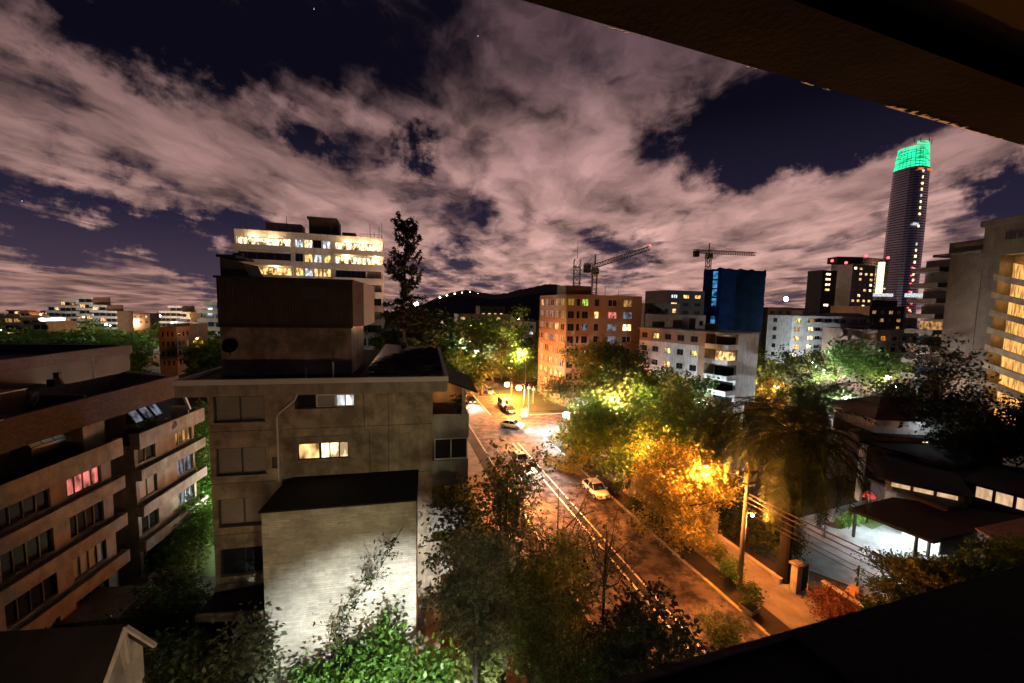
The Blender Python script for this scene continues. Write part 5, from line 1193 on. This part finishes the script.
r,pv,o=flat_roof('long dark lean-to roof with a pale lit eaves edge below the arched window villa','outbuilding',[(860,441),(953,466),(1010,455),(900,433)],4.0,.25,name='outbuilding')
a=G3(860,442,3.95)-o;b=G3(953,467,3.95)-o;MB().tube([tuple(a),tuple(b)],.1,5).obj('eaves_board','tan_wall',r)
r,pv,o=flat_roof('dark sheet roof between the clerestory strip villa and the lean-to','outbuilding',[(864,462),(975,486),(1040,470),(905,450)],3.4,.25,name='outbuilding')
r,pv,o=flat_roof('pale edged shed roof at the right of the black carport','shed',[(996,540),(1040,533),(1050,512),(975,528)],3.2,.2,name='shed',roof='terracotta')
# beige wall slab and pillars next to the white lamp
a=G3(836,433,6);garden_wall('tall beige gable wall just left of the white villa lamp',(a[0],a[1]),(a[0]+4.0,a[1]+1.1),6.2,'garden_wall') 
for i,(px,yb,yt,m_) in enumerate(((858,500,446,'garden_wall'),(852,480,450,'garden_wall'),(829,478,448,'garden_wall'))):
    b=G(px,yb);t=P(px,yt,b[1]);r=thing('column',['square ochre column beside the red parasol','slimmer column behind the square ochre one','left column of the pale portico behind the palm'][i],'column',(b[0],b[1],0),16.5)
    bx(-.25,.25,-.25,.25,0,t[2]).obj('shaft',m_,r);bx(-.34,.34,-.34,.34,t[2]+.002,t[2]+.2).obj('capital','kerb_stone',r)
g=G(867,512);r=thing('parasol','small closed red parasol standing by the driveway','parasol',(g[0],g[1],0))
MB().tube([(0,0,0),(0,0,2.4)],.04,6).obj('pole','offwhite_wall',r);MB().lathe([(.65,1.75),(.62,1.9),(.35,2.25),(.04,2.45)],n=10).obj('canopy','red_cloth',r)
k=struct('lawn',MB().add([(*G(848,518)[:2],.05),(*G(872,530)[:2],.05),(*G(893,521)[:2],.05),(*G(862,505)[:2],.05)],[(0,1,2,3)]),'lawn')
for i,(px,py,w_,h_) in enumerate(((850,524,1.6,.8),(862,521,1.8,.7),(842,528,1.4,.9))):
    g=G(px,py);bush('flowerbed_shrub','bright green low shrub beside the lit driveway','shrub',g[0],g[1],w_,h_,leaf=.1,n=700,mat='leaf_fresh',seed=90+i,group='low shrubs beside the lit driveway')
# portico wall behind the palm, pale
garden_wall('pale wall piece visible left of the dark roof behind the palm',P(742,425,62)[:2],P(768,425,64)[:2],7.5,'garden_wall')
r,pv,o=flat_roof('large dark house roof behind the palm crown','house',[(742,428),(832,424),(824,404),(744,408)],6.5,.4,wall='brown_wall',name='villa')
for i in range(9):
    g=ST.w(31.4+(i%3)*1.5,29+(i//3)*4.0);bush('garden_shrub','dark shrub in the unlit garden below the palm','shrub',g[0],g[1],2.6,1.8+.5*(i%2),leaf=.13,n=1500,mat='leaf_dark',seed=300+i,group='dark shrubs in the garden below the palm')
# fence/wall along driveway
garden_wall('dark low wall between pavement and the paved driveway',ST.w(31,10),ST.w(31,20.5),1.8,'concrete_dark')

# ================================================================ VEGETATION
def T(*a,**k): return tree_px(*a,**k)
# araucaria-like conifer
p=P(407,222,46);r=thing('conifer_tree','tall thin dark conifer with ragged upswept branches against the sky','tree',(p[0]-.3,46,0))
nr=np.random.default_rng(3);k=MB();k.tube([(0,0,0),(.1,0,12),(-.15,.0,20),(.3,0,p[2])],[.32,.25,.14,.04],8);cc=[]
zb=P(405,330,46)[2]
for i in range(62):
    t=(i/61)**1.0;z=zb+(p[2]-zb)*t;th=nr.random()*6.28;ln=(2.9-1.3*t)*(.5+.6*nr.random())
    if .25<t<.42: ln*=.75
    if nr.random()<.2: ln*=1.5
    x0=.2*t;e=np.array((x0+math.cos(th)*ln,math.sin(th)*ln,z+ln*(.5 if t>.35 else -.15)+.15))
    mid=np.array((x0+math.cos(th)*ln*.6,math.sin(th)*ln*.6,z-.05));k.tube([(x0,0,z),mid,e],[.06,.04,.02],4)
    for s in range(80):
        u=nr.random()**.7;q=np.array((x0,0,z))*(1-u)+ (mid if u<.6 else e)*u;q=(np.array((x0,0,z))*(1-u/.6)+mid*(u/.6)) if u<.6 else (mid*(1-(u-.6)/.4)+e*((u-.6)/.4))
        cc.append(q+nr.normal(size=3)*.13)
k.obj('trunk','bark_dark',r);leaves_mesh('crown','leaf_conifer',np.array(cc),.26,nr,r,asp=.35)
# trees up the street, left of it
GT='leafy street trees in the green mass up the street'
spec=[(398,312,372,62,84,'leaf_dark'),(430,306,366,66,96,'leaf_dark'),(462,312,375,62,104,'leaf_green'),(494,306,376,60,112,'leaf_green'),(522,318,384,50,118,'leaf_green'),(408,336,380,60,74,'leaf_dark'),(444,330,384,66,88,'leaf_green'),(482,336,390,60,97,'leaf_olive'),(512,350,388,36,118,'leaf_olive'),(462,352,392,44,90,'leaf_olive')]
labs=['dark broad tree beside the thin conifer, above the tiled roof','dark round tree top left in the green mass up the street','medium green tree below the lit tan block up the street','tallest green tree up the street, right part of the mass','green tree touching the left side of the brick tower','low dark tree over the middle block tiled roof','green tree in the lower left of the mass up the street','olive tree glowing over the orange street lamps','small olive tree lit from below by the far orange lamp','lowest olive tree next to the dark canopy of the middle block']
for i,(px,yt,yb,w_,d_,m_) in enumerate(spec): T('street_tree',labs[i],px,yt,yb,w_,d_,leaf=.42,n=5200,mat=m_,seed=100+i,limbs=9,tr=.35)
# green tree below the brick tower, and its neighbours
T('street_tree','large green tree lit from within, in front of the brick tower',612,338,428,112,72,leaf=.32,n=17000,mat='leaf_olive',seed=120,limbs=12,sub=6,tr=.4)
T('street_tree','smaller green tree with white lit leaves beside the brick and white block',668,366,420,74,66,leaf=.3,n=7000,mat='leaf_green',seed=121,limbs=9,tr=.3)
T('street_tree','dark leafy tree at the centre in front of the green tree, above the street',632,396,476,122,47,leaf=.24,n=13000,mat='leaf_green',seed=122,limbs=12,sub=6,tr=.3)
T('street_tree','dark olive tree behind the golden tree top',700,388,466,104,50,leaf=.25,n=13000,mat='leaf_olive',seed=123,limbs=12,sub=6,tr=.3)
T('golden_tree','golden yellow tree lit from inside by a street lamp, thin pale trunk',690,438,556,112,33.5,leaf=.14,n=19000,mat='leaf_gold',seed=124,limbs=13,sub=6,tr=.16,lean=(-.4,.3),bare=.12)
T('street_tree','orange lit sparse tree over the parked white hatchback',590,420,490,76,53,leaf=.2,n=6500,mat='leaf_gold',seed=125,limbs=9,tr=.16,bare=.2)
T('street_tree','broad green tree in front of the rounded balcony block, left half',742,350,396,66,92,leaf=.36,n=7500,mat='leaf_olive',seed=126,limbs=9,tr=.3)
T('street_tree','broad green tree in front of the rounded balcony block, centre',792,346,398,70,96,leaf=.36,n=8000,mat='leaf_olive',seed=127,limbs=9,tr=.3)
T('street_tree','dark green tree right of the rounded balcony block',866,346,384,70,105,leaf=.38,n=6000,mat='leaf_green',seed=128,limbs=9,tr=.3)
T('street_tree','small yellowish tree glowing beside the orange lamp behind the palm',765,372,404,46,88,leaf=.3,n=3000,mat='leaf_gold',seed=129,limbs=8,tr=.25)
T('street_tree','dark tree below the orange lamp behind the palm',822,376,420,60,80,leaf=.32,n=4500,mat='leaf_dark',seed=130,limbs=8,tr=.25)
T('bare_tree','thin leafless tree spreading in front of the white villa wall',888,400,440,70,62,leaf=.2,n=260,mat='leaf_dark',bark='bark_dark',seed=131,limbs=16,sub=8,tr=.16)
T('bare_tree','reddish leafless tree in front of the brick and white block',672,372,404,30,68,leaf=.2,n=60,mat='leaf_red',seed=132,limbs=14,sub=8,tr=.16)
T('shade_tree','wide dark sparse-leaved tree in front of the slanted stair landings',948,338,418,76,56,leaf=.24,n=2400,mat='leaf_black',bark='bark_dark',seed=133,limbs=12,sub=6,tr=.3,bare=.1)
T('shade_tree','dark spreading tree left of the ochre pilaster',912,384,432,90,60,leaf=.3,n=4200,mat='leaf_black',bark='bark_dark',seed=134,limbs=10,tr=.3)
T('shade_tree','dark dome-shaped tree over the villa with the arched window',905,398,440,130,66,leaf=.3,n=6000,mat='leaf_black',bark='bark_dark',seed=135,limbs=12,tr=.3)
T('shade_tree','black broad tree at the right edge beneath the stair landings',1000,398,470,110,52,leaf=.28,n=8000,mat='leaf_black',bark='bark_dark',seed=136,limbs=12,tr=.3)
# lower right garden trees
T('garden_tree','airy dark tree with fine twigs over the lit driveway',897,542,604,56,30,leaf=.1,n=1800,mat='leaf_dark',bark='bark_dark',seed=140,limbs=12,sub=6,tr=.09,bare=.1)
T('garden_tree','dense olive tree below the black carport roof',938,545,615,70,27,leaf=.13,n=9000,mat='leaf_olive',seed=141,limbs=12,tr=.12)
T('garden_tree','dense dark tree right of the olive one, beside the parapet',990,536,600,80,28,leaf=.13,n=9000,mat='leaf_green',seed=142,limbs=12,tr=.12)
T('garden_tree','dark tree nearest the parapet in the lower right garden',905,580,640,60,22,leaf=.1,n=5000,mat='leaf_dark',seed=143,limbs=10,tr=.1)
# palm
p=P(795,434,31);pr=thing('palm_tree','huge dark palm with long drooping fronds','palm',(p[0],31,0));nr=np.random.default_rng(12)
MB().tube([(0,0,0),(.05,0,3),(0,0,p[2]-.3)],[.5,.42,.5],12).obj('trunk','own_black',pr)
k=MB();zc=p[2]
for i in range(96):
    th=i*2.39996;el=math.radians(80-128*(i/95)**.75+nr.normal()*8);Lf=7.0*(.8+.35*nr.random());k_=11;pts=[];q=np.array((0,0,zc));a=el
    for s in range(k_):
        pts.append(q.copy());q=q+np.array((math.cos(a)*math.cos(th),math.cos(a)*math.sin(th),math.sin(a)))*Lf/(k_-1);a-=(.14+.13*s/k_) if a>-1.4 else 0
    k.tube(pts,[.05*(1-.08*s) for s in range(k_)],3,0,False)
    sd=np.array((-math.sin(th),math.cos(th),0.))
    for s in range(2,k_):
        for u in (0,.17,.33,.5,.67,.83):
            if s==k_-1 and u>0: break
            c=pts[s]*(1-u)+(pts[s+1] if s<k_-1 else pts[s])*u;tg=pts[s]-pts[s-1];tg/=np.linalg.norm(tg)
            ll=.95*math.sin(math.pi*min(1,(s+u)/k_*.85+.15))+.1
            for sg in (-1,1):
                d_=sd*sg*.75+tg*.55+np.array((0,0,-.2+nr.normal()*.15));d_/=np.linalg.norm(d_);w_=tg*.05
                k.add([tuple(c-w_),tuple(c+w_),tuple(c+d_*ll)],[(0,1,2)])
k.obj('crown','leaf_palm',pr)
pts=[]
for i in range(2600):
    th=nr.random()*6.283;t=nr.random();rr_=.5+1.7*(1-t)*nr.random()**.5+.25;pts.append((rr_*math.cos(th),rr_*math.sin(th),zc-.4-5.2*t))
leaves_mesh('dead_fronds','leaf_black',np.array(pts),.42,nr,pr,up=-.3,asp=.22)
for i,(e,s_,h_) in enumerate(((32.2,24.6,4.2),(33.6,26.6,4.8),(31.6,27.4,3.4))):
    w=ST.w(e,s_);bush('garden_shrub',['tall dark shrub just behind the gate pillar','tallest dark shrub hiding the base of the palm','dark shrub between the utility pole and the palm base'][i],'shrub',w[0],w[1],2.8,h_,leaf=.14,n=2600,mat='leaf_dark',seed=400+i)
# foreground trees left of the street
T('foreground_tree','green leafy tree rising in the near foreground beside the side balconies',508,424,640,150,20.5,leaf=.12,n=7500,mat='leaf_dark',bark='bark_dark',seed=150,limbs=20,sub=7,tr=.16,bare=.35,fork=6)
T('foreground_tree','dense dark tree filling the bottom centre over the parked dark car',535,548,660,120,19,leaf=.115,n=8000,mat='leaf_olive',bark='bark_dark',seed=151,limbs=16,sub=6,tr=.14,bare=.1)
T('foreground_tree','grey green tree at the bottom in front of the side balconies',478,510,690,90,14.6,leaf=.085,n=11000,mat='leaf_grey',bark='bark_dark',seed=152,limbs=15,sub=6,tr=.12,bare=.12)
T('foreground_tree','black silhouetted tree over the lane lines at the bottom',645,576,700,120,14.5,leaf=.105,n=4200,mat='leaf_black',bark='bark_dark',seed=153,limbs=13,sub=6,tr=.1,bare=.1)
T('foreground_tree','orange tinged bottom tree between the dense one and the black one',585,590,720,120,15.5,leaf=.1,n=6500,mat='leaf_dark',bark='bark_dark',seed=154,limbs=14,sub=6,tr=.1,bare=.1)
T('bare_tree','bare branched tree reaching over the street centre',560,455,600,130,23,leaf=.1,n=500,mat='leaf_dark',bark='bark_dark',seed=155,limbs=22,sub=8,tr=.11)
T('bare_tree','bare twiggy tree beside the white hatchback foreground',608,500,590,70,19,leaf=.1,n=250,mat='leaf_dark',bark='bark_dark',seed=156,limbs=16,sub=7,tr=.09)
# climbing greenery at the foot of the shaft wall
for i,(px,yt,w_,d_,m_) in enumerate(((306,668,44,17.0,'leaf_fresh'),(345,658,50,17.3,'leaf_fresh'),(388,648,48,17.8,'leaf_fresh'),(438,650,50,17.6,'leaf_fresh'),(478,640,50,17.2,'leaf_olive'),(250,655,46,16.0,'leaf_grey'),(218,655,44,15.8,'leaf_dark'))):
    t_=P(px,yt,d_);bush('hedge_shrub',['bright green bush, leftmost under the shaft wall','bright green bush at the left centre under the shaft wall','tallest bright green bush under the shaft wall','bright green bush under the right end of the shaft wall','olive bush under the side balconies','grey green bush lit white beside the retaining wall','dark bush at the left end of the retaining wall'][i],'bush',t_[0],d_,w_/FPX*d_*1.2,3.2+.5*(i%3),leaf=.13,n=1700,mat=m_,seed=160+i,z0=t_[2]-3.9)
    
bx(-9,3,14.3,17.6,0,2.6) and struct('planted_bank',MB().hexa([(-10.5,13,0),(3,12.5,0),(3,18.9,0),(-10.5,17.4,0),(-10,13.6,2.8),(2.6,13.4,2.8),(2.6,18.3,2.8),(-10,16.9,2.8)]),'soil')
# branch that throws its shadow on the shaft wall
r=thing('climbing_branch','thin dark climbing plant reaching diagonally over the shaft wall','climber',BF.w(0,-3.4,3.0),12)
# gap between the two near blocks: bright bushes and dark garden
for i,(px,py,w_,h_,d_,m_,z_) in enumerate(((196,520,4.5,4.2,33,'leaf_fresh',0),(184,545,4.5,3.6,31,'leaf_fresh',0),(203,500,4,5.5,37,'leaf_fresh',0),(168,556,3.6,3,29.5,'leaf_green',0),(200,440,4.5,7,46,'leaf_fresh',0),(198,425,5,9,50,'leaf_green',0),(205,470,5,5,42,'leaf_green',0))):
    g=P(px,py,d_);bush('garden_bush',['bright lit bush in the gap between the two near blocks','bright bush above the low white garden wall','tall bright bush in the gap against the middle block wall','dark green bush at the left end of the gap','upper bright bush in the gap by the white balconies','highest green bush in the gap by the cornice','green bush above the side street in the gap'][i],'bush',g[0],g[1],w_,max(h_,g[2]+.5) if i<4 else g[2]+1.5,leaf=.16,n=2600,mat=m_,seed=170+i)
for i,(px,py,d_,w_,m_) in enumerate(((160,590,24,5,'leaf_dark'),(190,600,22,5,'leaf_dark'),(135,605,21,4.5,'leaf_dark'),(205,640,18,4,'leaf_dark'),(170,655,16,4,'leaf_dark'),(225,680,15,3,'leaf_dark'))):
    g=P(px,py,d_);tree('garden_tree',['dark low tree behind the flat garage roof','dark tree against the middle block lower wall','dark small tree over the garage roof edge','dark tree beside the lean-to roof','dark tree beside the pale gable','dark tree at the bottom edge beside the retaining wall'][i],'tree',g[0],g[1],max(g[2],2.5)+.6,w_/2*.9,min(2.4,max(g[2],2.5)*.45),leaf=.12,n=4200,mat=m_,bark='bark_dark',seed=180+i,limbs=10,tr=.12)
a=G(150,562);b=G(183,541);garden_wall('low white garden wall lit brightly in the gap between the near blocks',(a[0],a[1]),(b[0],b[1]),1.2,'white_wall')
# countless far trees
rg=random.Random(15);pts=[]
for i in range(300):
    px=rg.uniform(-60,240);d_=rg.uniform(90,420) if rg.random()<.6 else rg.uniform(80,160);d_=d_ if not 145<px<200 else 150+d_;t_=P(px,(326 if d_>200 else 334)+rg.uniform(-8,8)+(8 if d_<100 else 0),d_);z=max(4,min(t_[2],10.5));pts.append((t_[0],d_,z-3,rg.uniform(3,5.5),rg.uniform(3,4.5),150))
scatter('woods','leaf_green',pts,.75,5)
pts=[]
for i in range(260):
    px=rg.uniform(390,960);d_=rg.uniform(125,420);z=rg.uniform(7,13);t_=P(px,330,d_);pts.append((t_[0],d_,z-3,rg.uniform(3,6),rg.uniform(3,4.5),150))
scatter('woods','leaf_dark',pts,.75,6)

# ================================================================ ADDED LAMPS
def added_lamp(label,x,y,z,power,col,r=.25,kind='lantern_glow',spot=None,aim=None):
    t=thing('wall_lantern',label,'lantern',(x,y,z));MB().lathe([(.05,-.16),(.11,-.1),(.12,.08),(.05,.12)],n=10).obj('globe',kind,t);MB().box(-.16,.16,-.16,.16,.122,.16).obj('cap','steel_dark',t)
    MB().tube([(0,0,.16),(0,0,.35)],.03,5).obj('bracket','steel_dark',t)
    rot=None
    if aim is not None:
        from mathutils import Vector
        rot=(Vector(aim)-Vector((x,y,z-.3))).to_track_quat('-Z','Y').to_euler()
    lamp('lantern_light',t,(0,0,-.3),power,col,r,'SPOT' if aim is not None else 'POINT',spot,rot)
added_lamp('warm lantern in the courtyard lighting the left block facade',-10.5,8.0,4.0,1500,(1,.66,.36),.3)  # unseen lamp, assumed from the warm light on the left facade
added_lamp('warm lantern on the viewpoint building facing the middle block',-1.0,.8,11.5,2500,(1,.58,.30),.4,spot=85,aim=(-10.5,21,13))  # lamp out of view, assumed from the brown light on the middle block
added_lamp('cool garden lantern beside the lit bushes in the gap',*LF.w(2.6,1.5)[:2],4.2,2600,(.85,1,.8),.2)  # lamp put in to brighten the bushes around it
added_lamp('cool garden lantern further up the gap by the white balconies',*LF.w(2.2,9)[:2],6.2,2600,(.85,1,.8),.2)  # second lamp added for the bushes farther up the gap
fl=(-1.0,5.0,0);aimp=BF.w(4.2,-3);w2=BF.w(-1,-3)
added_lamp('white floodlight on the viewpoint building aimed at the shaft wall',fl[0],fl[1],7.6,30000,(.95,1,.97),.05,'lantern_glow',60,(aimp[0],aimp[1],2.6))  # source not in view, assumed from the white light on the shaft wall
added_lamp('warm lantern low on the viewpoint building over the foreground trees',1.5,2.5,13,2800,(.95,1,.55),.3,spot=110,aim=(2,18,5))  # unseen fill lamp added for the foreground trees
added_lamp('small cool lantern by the retaining wall',*BF.w(-2.7,-6.5)[:2],5.6,160,(.8,.97,1),.15)  # added for light on the plants at the lower left
for i,(px,py) in enumerate(((0,0),)): pass
# the branches in front of the floodlight
k=MB();nr=np.random.default_rng(44)
o=BF.w(0,-3.4,3.0)
def bl_(x,z): return (x,-.35,z-3.0)
# big gaps (negative) and banks (positive) of the cloud deck: direction, size, amount, elongation, tilt
BLOBS=[(130,15,170,-1.9,2.6,-10),(300,80,80,-.7,2,-25),(400,0,110,-.3,1.8,10),(300,0,70,-.5,1,0),
 (60,105,130,.6,2.2,-12),(180,160,110,.5,2.6,-25),(110,228,130,-2.2,3.4,-10),(215,245,60,-1.0,2,0),(110,285,150,.9,4,0),
 (292,152,40,-1.5,2.2,5),(412,147,24,-1.9,1.0,50),(450,190,130,.7,1.4,0),(620,180,110,.5,1.5,0),(340,215,60,.5,2,0),
 (618,243,46,-2.0,1.6,40),(450,268,50,-1.3,3.5,-12),(722,150,55,-1.4,1.2,20),(670,235,60,.7,1.5,0),(800,110,80,-1.0,1.3,20),(860,120,60,-.9,1,0),(700,110,50,-.6,1,0),
 (760,95,40,.6,2,0),(730,235,110,.9,2,0),(860,185,80,.9,2.6,20),(985,200,60,-1.5,2,-5),(960,250,50,.4,2,0),(1000,160,70,.5,3,-8),(940,120,60,-.7,2,0),
 (600,275,120,.5,3,0),(620,90,60,-.5,1.5,0),(800,270,120,.4,3,0)]
pts=[bl_(1.6,4.2),bl_(1.9,6),bl_(2.6,7.4),bl_(3.8,9),bl_(5.0,11.2)];k.tube(pts,[.03,.028,.022,.016,.01],5)
lf=[]
for i in range(80):
    t=nr.random()*3.6;j=int(t);a_=np.array(pts[j])+(np.array(pts[min(j+1,4)])-np.array(pts[j]))*(t-j);b_=a_+np.array((.55*nr.normal(),-.25*nr.random(),.55*abs(nr.normal())));k.tube([a_,b_],[.012,.005],3)
    for s in range(7): lf.append(a_+(b_-a_)*nr.random()+nr.normal(size=3)*.07)
k.obj('stem','bark_dark',r);leaves_mesh('foliage','leaf_dark',np.array(lf),.1,nr,r,asp=.35)
# ================================================================ SKY
w=bpy.data.worlds.new('World');S.world=w;w.use_nodes=True;nt=w.node_tree;nt.nodes.clear();L=nt.links
tc=nd(nt,'ShaderNodeTexCoord');D_=tc.outputs['Generated']
def math_(op,a,b=None,c=None,clamp=False):
    n=nt.nodes.new('ShaderNodeMath');n.operation=op;n.use_clamp=clamp
    for i,v in enumerate((a,b,c)):
        if v is None: continue
        if isinstance(v,(int,float)): n.inputs[i].default_value=v
        else: L.new(v,n.inputs[i])
    return n.outputs[0]
def noise(vec,scale,detail=8,rough=.6,dist=0):
    n=nd(nt,'ShaderNodeTexNoise',Scale=scale,Detail=detail,Roughness=rough,Distortion=dist);L.new(vec,n.inputs['Vector']);return n
sp=nd(nt,'ShaderNodeSeparateXYZ');L.new(D_,sp.inputs[0])
zc=math_('ADD',math_('ABSOLUTE',sp.outputs['Z']),.11)
u=math_('DIVIDE',sp.outputs['X'],zc);v=math_('DIVIDE',sp.outputs['Y'],zc)
cb=nd(nt,'ShaderNodeCombineXYZ');L.new(u,cb.inputs[0]);L.new(v,cb.inputs[1])
mp=nd(nt,'ShaderNodeMapping');mp.inputs['Rotation'].default_value=(0,0,R(-6));mp.inputs['Scale'].default_value=(1.4,.85,1);mp.inputs['Location'].default_value=(3.1,1.7,0);L.new(cb.outputs[0],mp.inputs['Vector'])
wn_=noise(mp.outputs[0],.9,5,.6);wo=nd(nt,'ShaderNodeVectorMath',operation='MULTIPLY_ADD');L.new(wn_.outputs['Color'],wo.inputs[0]);wo.inputs[1].default_value=(.9,.9,0);L.new(mp.outputs[0],wo.inputs[2])
n1=noise(wo.outputs[0],.75,12,.58);n2=noise(wo.outputs[0],2.6,7,.5);n3=noise(wo.outputs[0],1.35,9,.55)
# direction warped a little, so the big gaps have ragged outlines
wd=noise(D_,5.5,8,.65);wv=nd(nt,'ShaderNodeVectorMath',operation='SUBTRACT');L.new(wd.outputs['Color'],wv.inputs[0]);wv.inputs[1].default_value=(.5,.5,.5)
wm=nd(nt,'ShaderNodeVectorMath',operation='MULTIPLY_ADD');L.new(wv.outputs[0],wm.inputs[0]);wm.inputs[1].default_value=(.42,.25,.42);L.new(D_,wm.inputs[2])
dens=math_('ADD',math_('MULTIPLY',math_('SUBTRACT',n1.outputs['Fac'],.5),4.6),math_('MULTIPLY',math_('SUBTRACT',n2.outputs['Fac'],.5),1.8))
dens=math_('ADD',math_('ADD',dens,.74),math_('MULTIPLY',math_('SUBTRACT',n3.outputs['Fac'],.5),2.4))
def blob(px,py,rx,amp,sq=1.0,tilt=0):
    global dens
    d=np.array(ray(px,py));d/=np.linalg.norm(d)
    # local tangent frame: elongated gaps
    a=np.cross(d,(0,0,1.));a/=np.linalg.norm(a);b=np.cross(a,d);ca,sa=math.cos(R(tilt)),math.sin(R(tilt));a2=a*ca+b*sa;b2=-a*sa+b*ca
    rr=rx/FPX*(FPX/math.hypot(FPX,math.hypot(px-512,py-341)))
    def dot(vv,off):
        n=nd(nt,'ShaderNodeVectorMath',operation='DOT_PRODUCT');L.new(wm.outputs[0],n.inputs[0]);n.inputs[1].default_value=tuple(vv);return math_('SUBTRACT',n.outputs['Value'],float(np.dot(vv,off)))
    x=math_('DIVIDE',dot(a2,d),rr);y=math_('DIVIDE',dot(b2,d),rr/sq);q=math_('ADD',math_('MULTIPLY',x,x),math_('MULTIPLY',y,y))
    fwd=nd(nt,'ShaderNodeVectorMath',operation='DOT_PRODUCT');L.new(D_,fwd.inputs[0]);fwd.inputs[1].default_value=tuple(d)
    g=math_('MULTIPLY',math_('POWER',2.718,math_('MULTIPLY',q,-1.0)),math_('GREATER_THAN',fwd.outputs['Value'],0))
    dens=math_('ADD',dens,math_('MULTIPLY',g,amp*.72))
for b_ in BLOBS: blob(*b_)
# cloud thinned out of view behind the viewpoint to lower ambient light on facades
dens=math_('ADD',dens,math_('MULTIPLY',math_('MINIMUM',sp.outputs['Y'],0),1.6))
mr=nd(nt,'ShaderNodeMapRange',interpolation_type='SMOOTHSTEP');mr.inputs['From Min'].default_value=-.05;mr.inputs['From Max'].default_value=1.25;L.new(dens,mr.inputs['Value'])
fac=mr.outputs['Result']
el=math_('MAXIMUM',sp.outputs['Z'],0)
cr=nd(nt,'ShaderNodeValToRGB');L.new(el,cr.inputs[0]);c=cr.color_ramp;c.elements[0].position=0;c.elements[0].color=(.50,.27,.23,1);c.elements[1].position=.75;c.elements[1].color=(.065,.036,.045,1)
e=c.elements.new(.12);e.color=(.54,.31,.275,1);e=c.elements.new(.32);e.color=(.37,.21,.2,1);e=c.elements.new(.5);e.color=(.13,.075,.085,1)
dk=nd(nt,'ShaderNodeValToRGB');L.new(el,dk.inputs[0]);c=dk.color_ramp;c.elements[0].position=0;c.elements[0].color=(.075,.05,.075,1);c.elements[1].position=.4;c.elements[1].color=(.0035,.003,.008,1)
e=c.elements.new(.16);e.color=(.02,.016,.038,1)
sh=math_('MAXIMUM',math_('MULTIPLY_ADD',math_('SUBTRACT',math_('ADD',n2.outputs['Fac'],n3.outputs['Fac']),1.0),2.4,.92),.1)
sh=math_('MULTIPLY',sh,math_('MULTIPLY_ADD',math_('MINIMUM',sp.outputs['X'],.1),.45,.955))
cm=nd(nt,'ShaderNodeVectorMath',operation='SCALE');L.new(cr.outputs[0],cm.inputs[0]);L.new(sh,cm.inputs['Scale'])
mx=nd(nt,'ShaderNodeMix',data_type='RGBA');L.new(fac,mx.inputs[0]);L.new(dk.outputs[0],mx.inputs[6]);L.new(cm.outputs[0],mx.inputs[7])
gd=math_('LESS_THAN',sp.outputs['Z'],-.12);m2=nd(nt,'ShaderNodeMix',data_type='RGBA');L.new(gd,m2.inputs[0]);L.new(mx.outputs[2],m2.inputs[6]);m2.inputs[7].default_value=(.004,.003,.004,1)
bg=nd(nt,'ShaderNodeBackground',Strength=1.0);L.new(m2.outputs[2],bg.inputs['Color']);out=nt.nodes.new('ShaderNodeOutputWorld');L.new(bg.outputs[0],out.inputs[0])
# a handful of stars in the gaps
for i,(x,y) in enumerate(((478,36),(314,9),(22,201))):
    p=P(x,y,5000);o=MB().lathe([(.1,-3),(4,0),(.1,3)],n=6).obj('star','star_white');o.location=p;tag(o,'faint star showing in a dark gap of the clouds','star','stars between the clouds')
# ================================================================ CAMERA
from mathutils import Matrix
cam=bpy.data.cameras.new('camera');co=bpy.data.objects.new('camera',cam);C.objects.link(co);S.camera=co
cam.sensor_width=36;cam.lens=FPX/1024*36;cam.clip_end=20000;cam.clip_start=.05
co.matrix_world=Matrix.Translation((0,0,CZ))@Matrix.Rotation(math.pi/2-PIT,4,'X')@Matrix.Rotation(ROL,4,'Z')
S.view_settings.view_transform='Standard';S.view_settings.look='None';S.view_settings.exposure=0;S.view_settings.gamma=1
S.render.engine='CYCLES';S.cycles.use_denoising=True;S.cycles.max_bounces=5;S.cycles.diffuse_bounces=2;S.cycles.glossy_bounces=2;S.cycles.transmission_bounces=2;S.cycles.sample_clamp_indirect=3
w.cycles.sampling_method='MANUAL';w.cycles.sample_map_resolution=512
